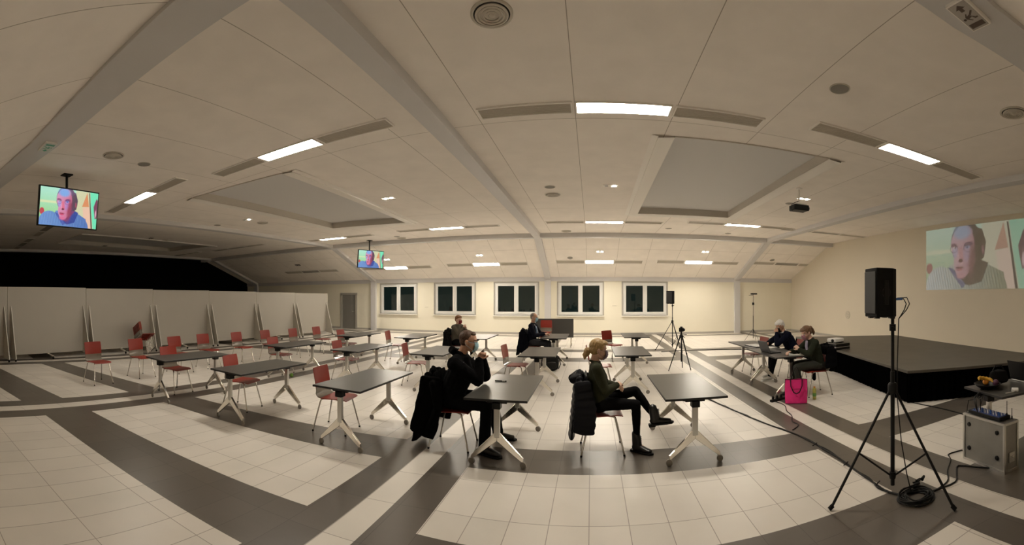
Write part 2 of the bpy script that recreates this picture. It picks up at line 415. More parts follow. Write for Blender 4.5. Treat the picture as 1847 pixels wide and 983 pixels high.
rows = [
 (.42,5.40,1,0,'lit light strip straight above the seated woman in green, nearest the middle'),
 (-4.67,5.18,1,0,'lit light strip beside the near edge of the lit left ceiling recess'),
 (-9.15,4.72,2,0,'lit light strip just right of the larger hanging television'),
 (5.0,5.13,2,0,'lit light strip between the right ceiling recess and the projection wall'),
 (.42,13.59,1,0,'lit light strip beyond the middle beam, level with the right recess far edge'),
 (-5.09,13.88,1,0,'lit light strip beyond the left recess, right of the smaller television'),
 (-10.21,14.1,2,0,'lit light strip left of the smaller television beyond the left recess'),
 (5.09,13.27,1,0,'lit light strip under the far right corner of the right recess'),
 (.35,18.37,1,1,'lit light strip on the far slope above the middle windows'),
 (4.85,18.31,1,1,'lit light strip on the far slope above the black loudspeaker at the windows'),
 (-4.82,18.5,1,1,'lit light strip on the far slope above the second and third windows'),
 (-9.54,18.6,1,1,'lit light strip on the far slope directly behind the smaller television'),
 (-15.05,18.6,0,1,'unlit light strip on the far slope left of the grey door'),
 (9.3,18.2,0,1,'unlit light strip on the far slope beside the right wall corner'),
 (-15.6,13.47,0,0,'unlit light strip past the third beam in the dim left part'),
 (-20.2,13.1,0,0,'unlit light strip farthest into the dark left end'),
 (8.55,13.42,0,0,'unlit light strip ending at the cream right wall'),
 (-14.4,3.7,0,0,'unlit light strip behind the bottom edge of the larger television'),
 (-18.9,3.7,0,0,'unlit light strip at the left picture edge over the partition'),
]
for x, y, lit, sl, lab in rows: strip(x, y, lit, lab, bool(sl), group='light strips in the ceiling')
# ------------------------------------------------------------------ small ceiling fittings
def first_or_dup(store, key, maker, loc, rot, label, group):
    if key not in store:
        t = maker(); t.location = loc; t.rotation_euler = rot; t['label'] = label
        if group: t['group'] = group
        store[key] = t; return t
    t = dup(store[key], loc, 0, label, group); t.rotation_euler = rot; return t
ST = {}
SLOPE_A = -math.atan((ZC-ZE)/(YF-Y1))

def mk_vent():
    t = thing('ceiling_vent', '', 'vent'); r = .19
    m = MB(); m.lathe([(r,-.0),(r,-.008),(r*.93,-.016),(r*.86,-.012),(r*.86,0)], seg=40); m.build('rim', M['vent'], t)
    m = MB(); m.lathe([(r*.86,-.0),(r*.86,-.003)], seg=40); m.build('backing', M['dark'], t)
    for k in range(4):
        q = r*(.76-.17*k); m = MB(); m.lathe([(q,-.006),(q+.006,-.018),(q-.008,-.026),(q-.016,-.022),(q-.012,-.012)], seg=40); m.build('ring_blade', M['vent'], t)
    m = MB(); m.lathe([(r*.13,-.004),(r*.16,-.022),(r*.10,-.030),(.002,-.032)], seg=24); m.build('centre_cap', M['vent'], t)
    return t
for x, y, lab in [(-.87,3.53,'round louvred ceiling vent, largest in view, near the top edge'),(-6.64,2.91,'round louvred ceiling vent right of the larger television pole'),(4.76,2.91,'round louvred ceiling vent cut by the right picture edge'),
    (-.94,9.97,'round ceiling vent in front of a grey ceiling speaker beside the middle beam'),(-.95,15.45,'small round ceiling vent just before the far cross beam, right of the middle beam'),(-7.68,15.5,'small round ceiling vent before the far cross beam above the smaller television'),
    (-9.85,9.63,'round ceiling vent beside the twin spot near the left recess'),(-15.37,9.19,'round ceiling vent in the dim area beside the farthest recess')]:
    first_or_dup(ST, 'vent', mk_vent, (x,y,ZC), (0,0,0), lab, 'round ceiling vents')

def mk_cs():
    t = thing('ceiling_speaker', '', 'ceiling speaker'); r = .125
    m = MB(); m.lathe([(r,0),(r,-.006),(r*.92,-.010),(r*.9,-.006),(r*.9,0)], seg=32); m.build('rim', M['vent'], t)
    m = MB(); m.lathe([(r*.9,-.001),(r*.9,-.006),(.01,-.009)], seg=32); m.build('mesh_cover', M['speaker_grey'], t)
    return t
for x, y, lab in [(2.79,4.07,'grey round ceiling speaker, largest in view, above the right recess'),(-6.83,3.62,'grey round ceiling speaker next to the vent by the larger television'),(-.94,9.27,'grey round ceiling speaker directly above a vent beside the middle beam'),
    (2.76,14.64,'small grey ceiling speaker beyond the right recess, nearer the middle'),(5.21,15.19,'small grey ceiling speaker beyond the right recess under the right light strip'),(-7.65,15.0,'small grey ceiling speaker above the smaller television pole'),
    (-11.19,8.77,'grey round ceiling speaker left of the twin spot by the left recess'),(5.06,9.72,'grey round ceiling speaker just behind the hanging projector'),(-.94,18.01,'grey ceiling speaker on the far slope right of the middle beam'),(8.35,17.86,'grey ceiling speaker on the far slope by the right corner')]:
    sl = y > 16; first_or_dup(ST, 'cs', mk_cs, (x,y,on_slope(y) if sl else ZC), (SLOPE_A if sl else 0,0,0), lab, 'grey ceiling speakers')

def mk_spot(lit):
    t = thing('twin_downlight', '', 'spotlight'); m = MB()
    for a, b in (((-.17,-.085,-.012),(.17,-.07,0)),((-.17,.07,-.012),(.17,.085,0)),((-.17,-.07,-.012),(-.155,.07,0)),((.155,-.07,-.012),(.17,.07,0)),((-.01,-.07,-.012),(.01,.07,0))): m.bb(a,b)
    m.build('frame', M['black'] if not lit else M['trim_white'], t)
    for s in (-.0825, .0825):
        m = MB(); m.lathe([(.068,-.001),(.066,-.008),(.05,-.010)], org=(s,0,0), seg=20); m.build('reflector', M['black'] if lit < 1 else M['chrome'], t)
        m = MB(); m.lathe([(.046,-.010),(.04,-.016),(.01,-.020)], org=(s,0,0), seg=20)
        m.build('lamp', M['bulb'] if (lit == 2 or (lit == 1 and s > 0)) else M['diffoff'], t)
    return t
for x, y, lit, lab in [(.42,9.19,1,'twin ceiling spot with one lamp lit, left of the right recess'),(5.12,9.06,2,'lit twin ceiling spot beside the hanging projector'),(-9.78,8.88,1,'half lit twin ceiling spot left of the lit left recess'),(-4.89,9.12,2,'lit twin ceiling spot at the right end of the left recess'),
    (-15.26,8.38,0,'unlit black twin ceiling spot in the dim area near the farthest recess'),(-18.4,7.6,0,'unlit black twin ceiling spot over the darkest left area'),
    (.35,17.44,2,'lit twin spot on the far slope above the fourth window'),(4.9,17.31,2,'lit twin spot on the far slope right of the windows'),(-4.9,17.62,2,'lit twin spot on the far slope above the third window'),(-9.56,17.69,2,'lit twin spot on the far slope mostly hidden by the smaller television'),(-15.27,17.72,0,'unlit twin spot on the far slope above the grey door side')]:
    sl = y > 16; first_or_dup(ST, 'spot%d' % lit, lambda: mk_spot(lit), (x,y,on_slope(y) if sl else ZC), (SLOPE_A if sl else 0,0,0), lab, 'twin ceiling spots')

def mk_exit(gm, fm):
    t = thing('emergency_sign_lamp', '', 'exit sign')
    m = MB(); m.bb((-.19,-.095,-.03),(.19,.095,0)); m.build('housing', M['trim_white'], t, bevel=.004)
    m = MB(); m.bb((-.175,-.082,-.033),(.175,.082,-.030)); m.build('sign_face', gm, t)
    m = MB()   # running figure, door and arrow
    z = -.0345
    def P(pts): m.add([(x,y,z) for x,y in pts], [tuple(range(len(pts)))])
    P([(.09,-.07),(.15,-.07),(.15,.07),(.09,.07)]); m.ell((.02,.052,z),(.014,.014,.001),seg=10,rings=4)
    P([(0,.035),(.03,.03),(.015,-.02),(-.02,-.015)]); P([(-.02,-.015),(-.0,-.02),(-.045,-.065),(-.06,-.055)]); P([(.0,-.02),(.015,-.02),(.05,-.035),(.045,-.065),(.032,-.065),(.03,-.045)]); P([(.025,.03),(.06,.0),(.055,-.01),(.02,.015)]); P([(.0,.035),(-.04,.01),(-.035,-.0),(.005,.02)])
    P([(-.16,.0),(-.11,.045),(-.11,.018),(-.07,.018),(-.07,-.018),(-.11,-.018),(-.11,-.045)])
    m.build('pictogram', fm, t, smooth=None)
    return t
green = mat('exit_green', (.04,.30,.14,1), .4); pale = mat('exit_pale', (.62,.62,.56,1), .4); brownish = mat('exit_unlit_dark', (.10,.07,.055,1), .4)
e = mk_exit(pale, green); e.location = (-6.25,1.62,ZC-.126); e.rotation_euler = (0,0,.12); e['label'] = 'green and white exit sign lamp under the cross beam, upper left'
e = mk_exit(mat('exit_glossy', (.5,.47,.44,1), .2, coat=.6), brownish); e.location = (2.72,2.10,ZC-.126); e['label'] = 'dark patterned exit sign lamp under the cross beam, top right corner'

# ------------------------------------------------------------------ tables
def mk_table():
    t = thing('folding_table', '', 'table'); hx, hy = .34, .71
    m = MB(); m.bb((-hx,-hy,.715),(hx,hy,.738), 0); m.build('tabletop', M['table'], t, bevel=.003)
    m = MB()
    for a, b in (((-hx-.003,-hy-.003,.714),(-hx,hy+.003,.737)),((hx,-hy-.003,.714),(hx+.003,hy+.003,.737)),((-hx,-hy-.003,.714),(hx,-hy,.737)),((-hx,hy,.714),(hx,hy+.003,.737))): m.bb(a,b)
    m.build('edge_band', M['tedge'], t, smooth=None)
    m = MB(); m.bb((-.025,-.56,.655),(.025,.56,.69)); m.build('crossbar', M['black'], t, bevel=.004)
    for s in (-1, 1):
        y = s*.61
        m = MB(); m.bb((-.11,y-.035-s*.02,.675),(.11,y+.035-s*.02,.715)); m.bb((-.045,y-.05,.62),(.045,y+.045,.69)); m.tube([(-.13,y-s*.02,.695),(-.09,y-s*.02,.695)],.018)
        m.build('tilt_hinge', M['black'], t, bevel=.006)
        m = MB(); m.bb((-.032,y-.02,.31),(.032,y+.02,.63))
        lg = m.build('leg', M['alu'], t, bevel=.006)
        for k in (-1, 1):
            f = MB(); pts = [(-.035*k*0,.36),(.036*k,.355),(.285*k,.105),(.285*k,.070),(.262*k,.072),(0,.275)]
            Mx = Matrix.Translation((0,y+.018,0)) @ Matrix.Rotation(PI/2,4,'X')
            f.prism(pts, .036, Mx); f.build('foot', M['polish'], lg, bevel=.004)
            c = MB(); c.lathe([(.012,-.014),(.031,-.014),(.036,-.009),(.036,.009),(.031,.014),(.012,.014)], org=(.283*k,y+.0,.036), axis=(.25,1,0), seg=18)
            c.tube([(.281*k,y,.036),(.279*k,y,.078)],.008)
            c.build('caster', M['caster'], lg)
    return t
TABLES = [
 (-6.26,4.25,'dark folding table with silver legs, nearest the left chair row, empty'),
 (-4.62,4.47,'dark folding table, second from the left in the nearest row'),
 (-2.82,4.66,'dark folding table to the left of the man in black'),
 (-1.0,4.90,'dark folding table the man in black leans on, with a pen on it'),
 (1.11,4.95,'dark folding table in front of the seated woman in green'),
 (-6.28,7.22,'dark folding table, leftmost of the middle row, green ball near its wheel'),
 (-4.68,7.56,'dark folding table, second from the left in the middle row'),
 (-3.02,7.83,'dark folding table partly hidden by the head of the man in black'),
 (-1.0,8.13,'dark folding table with a black backpack behind its leg'),
 (.77,8.28,'dark folding table behind the woman in green, in the middle row'),
 (-6.45,10.2,'dark folding table, leftmost of the farthest row, before the grey door'),
 (-4.77,10.57,'dark folding table, second from the left in the farthest row'),
 (-3.02,10.98,'pale glossy looking folding table beside the woman in the red mask'),
 (-1.0,11.45,'dark folding table the suited man with a blue mask sits at'),
 (1.22,11.75,'dark folding table, last to the right in the farthest row'),
 (3.60,8.76,'dark folding table by the light stand holding an open folder'),
 (3.50,7.30,'dark folding table with a laptop beside the stage'),
]
for n, (x, y, lab) in enumerate(TABLES): first_or_dup(ST, 'table', mk_table, (x,y,0), (0,0,0), lab, 'folding tables on wheels')

# ------------------------------------------------------------------ chairs (origin on the floor under the seat, facing +x)
def mk_chair():
    t = thing('stacking_chair', '', 'chair')
    th = .010
    def shell(path, w0, w1, nm, m_):
        """path of (x,z) with width; bent ply sheet, slightly dished"""
        mb = MB(); n = len(path); ny = 6; vs = []; fs = []
        for side in (0, 1):
            for i, (x, z, w) in enumerate(path):
                a = path[max(i-1,0)]; b = path[min(i+1,n-1)]; tx, tz = b[0]-a[0], b[1]-a[1]; L = math.hypot(tx,tz); nx, nz = -tz/L, tx/L
                for j in range(ny+1):
                    v = -1+2*j/ny; dish = .018*(v*v-.4)*(1 if z > .5 else .4)
                    o = (th/2 if side else -th/2)
                    if z > .5: vs.append((x+nx*o+dish*1.0, v*w/2, z+nz*o))
                    else: vs.append((x+nx*o, v*w/2, z+nz*o+dish*.4))
        K = n*(ny+1)
        for i in range(n-1):
            for j in range(ny):
                a = i*(ny+1)+j; fs.append((a,a+1,a+ny+2,a+ny+1)); fs.append((K+a,K+a+ny+1,K+a+ny+2,K+a+1))
        for i in range(n-1):
            a = i*(ny+1); fs.append((a,a+ny+1,K+a+ny+1,K+a)); a += ny; fs.append((a,K+a,K+a+ny+1,a+ny+1))
        for j in range(ny):
            fs.append((j,K+j,K+j+1,j+1)); a = (n-1)*(ny+1)+j; fs.append((a,a+1,K+a+1,K+a))
        mb.add(vs, fs); return mb.build(nm, m_, t, smooth=50)
    seat = [(.235,.437,.36),(.22,.447,.385),(.16,.455,.405),(.05,.452,.41),(-.06,.446,.41),(-.14,.448,.405)]
    bend = [(-.14,.448,.405),(-.175,.456,.40),(-.20,.475,.395),(-.213,.50,.39),(-.218,.54,.39),(-.222,.585,.395)]
    back = [(-.222,.585,.395),(-.228,.64,.40),(-.238,.70,.405),(-.25,.76,.405),(-.263,.82,.40),(-.268,.842,.385)]
    shell(seat, 0, 0, 'seat', M['red']); shell(bend, 0, 0, 'lower_back', M['lumbar']); shell(back, 0, 0, 'backrest', M['red'])
    for sx, sy in ((1,1),(1,-1),(-1,1),(-1,-1)):
        m = MB(); m.tube([(.05*sx,sy*.12,.435),(.12*sx,sy*.155,.434),(.145*sx,sy*.165,.425),(.155*sx,sy*.172,.40),(.245*sx,sy*.222,.012)], .0105, seg=10)
        lg = m.build('leg', M['chrome'], t)
        m = MB(); m.tube([(.243*sx,sy*.221,.02),(.2455*sx,sy*.2225,.0)], .013, seg=10); m.build('foot_cap', M['black'], lg)
    m = MB(); m.bb((-.06,-.13,.428),(.06,.13,.438)); m.build('mounting_plate', M['black'], t)
    return t
R8 = math.radians
CHAIRS = [
 (-8.15,3.22,8,'red plywood chair, nearest of the row along the partition'),
 (-8.38,4.37,8,'red plywood chair, second nearest of the row along the partition'),
 (-8.42,5.45,5,'red plywood chair seen right above the tall back behind the leftmost near table'),
 (-8.60,6.45,3,'red plywood chair fourth along the partition row, right of the stacked chairs'),
 (-8.48,7.52,4,'red plywood chair fifth along the partition row'),
 (-8.45,8.6,2,'red plywood chair sixth along the partition row, behind another chair back'),
 (-8.28,9.65,2,'red plywood chair seventh along the partition row, second from its far end'),
 (-8.22,10.75,0,'red plywood chair at the far end of the partition row'),
 (-6.72,4.25,6,'red plywood chair pushed half under the leftmost near table'),
 (-5.08,4.50,14,'red plywood chair at the second table of the nearest row'),
 (-3.28,4.62,8,'red plywood chair at the table left of the man in black'),
 (-6.78,7.22,4,'red plywood chair at the leftmost table of the middle row'),
 (-5.12,7.58,4,'red plywood chair with a greenish sheen at the second middle table'),
 (-3.56,7.86,10,'red plywood chair left of the man in black, at the table behind him'),
 (-6.85,10.2,2,'red plywood chair in front of the grey door'),
 (-5.42,10.55,8,'red plywood chair under the first window, at the second farthest table'),
 (-1.52,8.2,-4,'empty red plywood chair between the man in black and the backpack'),
 (.16,8.22,2,'red plywood chair mostly hidden behind the head of the woman in green'),
 (.60,11.86,-48,'red plywood chair at the last farthest table, under the fourth window'),
 (3.86,9.22,186,'empty red plywood chair between the light stand and the white haired man'),
 (-1.66,4.78,2,'red plywood chair the man in black sits on, a black coat over it'),
 (.12,4.89,2,'red plywood chair carrying the woman in green and her padded jacket'),
 (-3.74,11.05,0,'red plywood chair under the woman in the red mask, dark coat over its back'),
 (-1.66,11.45,0,'red plywood chair under the suited man with the blue mask'),
 (4.38,8.3,182,'red plywood chair under the white haired man'),
 (3.98,6.63,178,'red plywood chair under the writing woman beside the stage'),
]
for x, y, r, lab in CHAIRS: first_or_dup(ST, 'chair', mk_chair, (x,y,0), (0,0,R8(r)), lab, 'red stacking chairs')
nm = ['lowest','second from below','third from below','fourth from below','fifth from below','topmost']
for k in range(6):
    first_or_dup(ST, 'chair', mk_chair, (-11.90+.022*k, 6.22+.028*k, .036*k), (0,0,R8(52)), 'red plywood chair, %s in the stack against the partition' % nm[k], 'stacked chairs at the partition')
nm = ['lowest','second from below','third from below','topmost']
for k in range(4):
    first_or_dup(ST, 'chair', mk_chair, (-1.6, 14.3-.022*k, .055*k), (0,0,R8(-92)), 'red plywood chair, %s in the stack before the upright dark table' % nm[k], 'stacked chairs at the far wall')

# a folding table with its top tilted upright, by the far wall
t = thing('tilted_folding_table', 'folding table with its dark top tilted upright behind the suited man', 'table', (-1.36,15.2,0))
m = MB(); m.bb((-.70,-.10,.34),(.70,-.075,1.03)); m.build('tabletop', M['table'], t, bevel=.003)
m = MB(); m.bb((-.56,-.07,.655),(.56,-.03,.69)); m.build('crossbar', M['black'], t)
for s in (-1, 1):
    m = MB(); m.bb((s*.61-.02,-.07,.31),(s*.61+.02,0,.66)); lg = m.build('leg', M['alu'], t)
    for k in (-1, 1):
        m = MB(); m.bar((s*.61,-.03,.33),(s*.61,-.03+.29*k,.08),.035,.04); m.build('foot', M['polish'], lg)
        m = MB(); m.lathe([(.012,-.014),(.036,-.009),(.036,.009),(.012,.014)], org=(s*.61,-.03+.285*k,.036), axis=(1,.2,0), seg=16); m.build('caster', M['caster'], lg)

# ------------------------------------------------------------------ mobile partition boards at the left
bx = [(-11.25,-.2),(-11.75,1.85),(-12.25,4.42),(-12.42,6.92),(-12.45,9.36),(-12.45,11.8),(-12.42,14.2),(-12.35,16.6)]
labs = ['white mobile partition board, cut off by the left picture edge','white mobile partition board, second nearest, left of the first pair of fins','white mobile partition board left of the stacked red chairs','white mobile partition board right of the stacked red chairs','white mobile partition board, third from the far end','white mobile partition board, second from the far end','white mobile partition board at the far end, nearest the grey door']
for k in range(7):
    a, b = V3((*bx[k],0)), V3((*bx[k+1],0)); d = (b-a); L = d.length-.02; ang = math.atan2(d.y, d.x)
    zt = 2.10-.02*max(0,k-1)
    t = thing('partition_board', labs[k], 'partition', a+d*.5, ang, 'row of mobile partition boards')
    m = MB(); m.bb((-L/2,-.02,.14),(L/2,.02,zt)); m.build('panel', M['screenboard'], t, bevel=.003)
    m = MB(); m.bb((-L/2,-.023,zt),(L/2,.023,zt+.012)); m.bb((-L/2-.004,-.023,.13),(-L/2+.012,.023,zt)); m.bb((L/2-.012,-.023,.13),(L/2+.004,.023,zt)); m.build('frame', M['fin'], t, smooth=None)
    m = MB(); m.bb((-.03,-.03,.10),(.03,.03,.16)); m.tube([(0,.03,.125),(0,-.02,.12),(0,-.30,.09),(0,-.34,.075)],.028); fb = m.build('foot_bar', M['polish'], t)
    m = MB(); m.lathe([(.01,-.012),(.034,-.010),(.034,.010),(.01,.012)], org=(0,-.34,.035), axis=(1,.3,0), seg=16); m.build('caster', M['black'], fb)
    for s in (-1, 1):
        x = s*(L/2-.10)
        m = MB(); m.prism([(-.02,.10),(-.02,1.55),(-.44,.08),(-.40,.06)], .022, Matrix(((0,0,1,x-.011),(1,0,0,0),(0,1,0,0),(0,0,0,1))))
        fn = m.build('support_fin', M['fin'], t, smooth=None)
        m = MB(); m.bar((x,-.03,1.55),(x,-.43,.08),.014,.022); m.build('fin_rail', M['trim_white'], fn)
        m = MB(); m.lathe([(.01,-.012),(.034,-.010),(.034,.010),(.01,.012)], org=(x,-.40,.035), axis=(1,.3,0), seg=16); m.build('caster', M['black'], fn)

# ------------------------------------------------------------------ stage
c = [(4.86,5.06),(7.85,3.62),(9.2,10.2),(6.25,11.6)]
t = thing('stage', 'low black stage platform with black skirt at the right wall', 'stage', (4.86,5.06,0))
rc = [(x-4.86,y-5.06) for x,y in c]
m = MB(); m.prism(rc, .05, Matrix.Translation((0,0,.51))); m.build('deck', M['stage'], t, bevel=.006)
m = MB()
for i in range(4):
    a, b = V3((*rc[i],0)), V3((*rc[(i+1)%4],0)); d = b-a; n = int(d.length/.03); nr = V3((d.y,-d.x,0)).normalized()
    vs = []
    for j in range(n+1):
        q = a+d*(j/n) - nr*(.03+.012*math.sin(j*1.7)+.006*math.sin(j*.63)); vs += [(q.x,q.y,.004),(q.x,q.y,.515)]
    m.add(vs, [(2*j,2*j+2,2*j+3,2*j+1) for j in range(n)])
m.build('skirt', M['skirtcloth'], t, smooth=60)

# boxes on the stage corner behind the writing woman
def on_stage(x, y): return (x, y, .562)
t = thing('equipment_case', 'flat black and silver equipment case on the stage edge', 'case', on_stage(5.55,8.2), R8(12))
m = MB(); m.bb((-.24,-.19,0),(.24,.19,.17)); m.build('body', M['black'], t, bevel=.008)
for z in (.0,.07,.155):
    m = MB(); m.bb((-.245,-.195,z),(.245,.195,z+.014)); m.build('silver_rail', M['alu'], t)
t = thing('beamer_box', 'white rounded projector lying on top of the equipment case', 'projector', (5.50,8.2,.734), R8(18))
m = MB(); m.bb((-.17,-.13,.012),(.17,.13,.10)); m.build('body', mat('white_plastic',(.78,.77,.74,1),.4), t, bevel=.02)
m = MB(); m.lathe([(.035,0),(.038,.02),(.028,.025)], org=(-.17,-.05,.055), axis=(-1,0,0)); m.build('lens', M['black'], t)
m = MB(); m.bb((-.14,-.1,0),(.14,.1,.012)); m.build('base', M['black'], t)

# ------------------------------------------------------------------ loudspeakers on stands
def mk_stand(loc, rot, label, h, feet=.62, hub=.98, r=.017, cable=False):
    t = thing('speaker_stand', label, 'speaker stand', loc, rot)
    m = MB(); m.tube([(0,0,.10),(0,0,hub+.15)], r); m.tube([(0,0,hub),(0,0,h)], r*.8); m.build('pole', M['black'], t)
    m = MB(); m.lathe([(r*1.9,-.05),(r*2.2,-.03),(r*2.2,.03),(r*1.6,.05)], org=(0,0,hub)); m.build('collar', M['black'], t)
    m = MB(); m.tube([(-.02,0,hub+.55),(-.055,0,hub+.55)],.014); m.lathe([(r*1.5,-.03),(r*1.5,.03)], org=(0,0,hub+.55)); m.build('knob', M['black'], t)
    m = MB(); m.lathe([(r*1.4,-.03),(r*1.7,0),(r*1.4,.03)], org=(0,0,.19)); m.build('lower_collar', M['black'], t)
    for k in range(3):
        q = 2*PI*k/3; cx, cy = math.cos(q), math.sin(q)
        m = MB(); m.tube([(cx*.03,cy*.03,hub-.02),(cx*feet,cy*feet,.015)], r*.62); lg = m.build('leg', M['black'], t)
        m = MB(); m.tube([(cx*(feet-.02),cy*(feet-.02),.04),(cx*(feet+.015),cy*(feet+.015),.012)], r*.95); m.build('rubber_foot', M['blackmat'], lg)
        m = MB(); m.tube([(cx*.02,cy*.02,.19),(cx*feet*.56,cy*feet*.56,.445)], r*.42); m.build('brace', M['black'], t)
    return t
def mk_speaker(loc, rot, label):
    t = thing('loudspeaker', label, 'loudspeaker', loc, rot)   # faces +x, mounted through its base
    poly = [(-.115,-.060),(-.05,-.112),(.10,-.118),(.112,-.118),(.112,.118),(.10,.118),(-.05,.112),(-.115,.060)]
    m = MB(); m.prism(poly, .43, Matrix.Translation((0,0,0))); m.build('cabinet', M['blackmat'], t, bevel=.008)
    m = MB(); m.bb((.113,-.105,.03),(.122,.105,.40)); m.build('front_grille', GRI, t, bevel=.004)
    for s in (-1, 1):
        m = MB(); m.lathe([(.045,0),(.041,.004),(.036,-.004),(.01,-.010)], org=(.02,s*.116,.215), axis=(0,s,0), seg=20); m.build('handle_cup', M['black'], t)
        m = MB(); m.bb((-.005,s*.116-.006,.11),(.04,s*.116+.006,.32)); m.build('side_handle', M['black'], t, bevel=.004)
        for q in (-.06, .08):
            m = MB(); m.bb((q-.02,s*.06-.018,-.012),(q+.02,s*.06+.018,.0)); m.build('rubber_foot', M['black'], t)
    m = MB(); m.bb((-.121,-.042,.08),(-.114,.042,.28)); m.build('rear_panel', M['black'], t, bevel=.002)
    m = MB(); m.lathe([(.024,-.02),(.024,.06)], org=(-.11,0,-.0)); m.build('pole_socket', M['black'], t)
    return t
GRI = mat('perforated_grille',(.02,.02,.02,1),.6,noise_amt=.5,scale=120)
mk_stand((2.50,2.80,0), R8(48), 'tall black tripod speaker stand in the right foreground', 1.66, feet=.60, hub=.98, r=.020)
mk_speaker((2.50-.108,2.80+.023,1.63), R8(168), 'black loudspeaker on the large foreground tripod')
mk_stand((2.75,13.87,0), R8(172), 'black tripod speaker stand under the loudspeaker right of the windows', 1.62, feet=.58, hub=.98)
mk_speaker((2.68,13.79,1.60), R8(-130), 'small looking black loudspeaker beside the last window')
blue = mat('blue_plug', (.02,.10,.35,1), .4)
t = thing('speaker_cable', 'pair of black cables with a blue plug looping from the foreground loudspeaker', 'cable', (2.53,2.77,1.79))
def rel(pts, o): return [V3(p)-V3(o) for p in pts]
o0 = (2.53,2.77,1.79)
for dz, dx in ((0,.0),(.012,.028)):
    m = MB(); m.tube(rel([(2.53,2.77,1.785+dz),(2.575+dx,2.735-dx*.5,1.79+dz),(2.595+dx,2.72-dx*.5,1.745),(2.58+dx,2.73,1.69),(2.54,2.76,1.61),(2.535,2.775,1.2),(2.53,2.77,.9),(2.56,2.75,.5),(2.60,2.72,.2),(2.64,2.70,.02)],o0),.005); m.build('lead', M['black'], t)
m = MB(); m.tube(rel([(2.515,2.785,1.787),(2.57,2.745,1.79)],o0),.012); m.build('blue_connector', blue, t)

# camera on a tripod
t = thing('camera_tripod', 'black photo tripod with splayed legs behind the foreground table', 'tripod', (2.20,9.97,0))
m = MB(); m.tube([(0,0,.22),(0,0,.92)],.014); m.build('centre_column', M['black'], t)
m = MB(); m.lathe([(.02,.80),(.05,.82),(.05,.86),(.025,.90),(.022,.96)]); m.build('shoulder', M['black'], t)
m = MB(); m.tube([(0,0,.90),(.05,-.18,.82)],.007); m.tube([(.01,.0,.90),(.14,.02,.885)],.007); m.build('pan_handle', M['black'], t)
for (fx, fy) in ((-.33,-.06),(.22,-.10),(.10,.32)):
    m = MB(); m.tube([(fx*.1,fy*.1,.83),(fx*.55,fy*.55,.42),(fx,fy,.012)],[.018,.014,.011]); lg = m.build('leg', M['black'], t)
    m = MB(); m.lathe([(.014,-.02),(.019,0),(.014,.02)], org=(fx*.55,fy*.55,.42)); m.build('leg_clamp', M['blackmat'], lg)
t = thing('video_camera', 'small black camera on top of the photo tripod', 'camera', (2.20,9.97,.96), R8(-50))
m = MB(); m.bb((-.035,-.055,.0),(.035,.055,.10)); m.bb((-.02,-.03,.10),(.02,.03,.125)); m.build('body', M['black'], t, bevel=.006)
m = MB(); m.lathe([(.033,.03),(.035,.09),(.03,.092),(.028,.07)], org=(.0,0,.05), axis=(1,0,0)); m.build('lens', M['black'], t)

# light stand by the far corner
t = thing('light_stand', 'thin black stand with a small lamp head near the right corner', 'stand', (6.6,16.0,0))
m = MB(); m.tube([(0,0,.10),(0,0,1.05)],.014); m.tube([(0,0,1.0),(0,0,1.93)],.009); m.build('pole', M['black'], t)
m = MB(); m.bb((-.035,-.03,1.50),(.035,.03,1.60)); m.build('clamp', M['black'], t)
m = MB(); m.bb((-.20,-.03,1.90),(-.02,.0,1.915)); m.build('side_arm', M['black'], t)
m = MB(); m.bb((-.10,-.06,1.93),(.16,.06,1.99)); m.build('lamp_head', M['black'], t, bevel=.008)
for k in range(3):
    q = 2*PI*k/3+.5; m = MB(); m.tube([(0,0,.50),(math.cos(q)*.36,math.sin(q)*.36,.012)],.007); m.build('leg', M['black'], t)
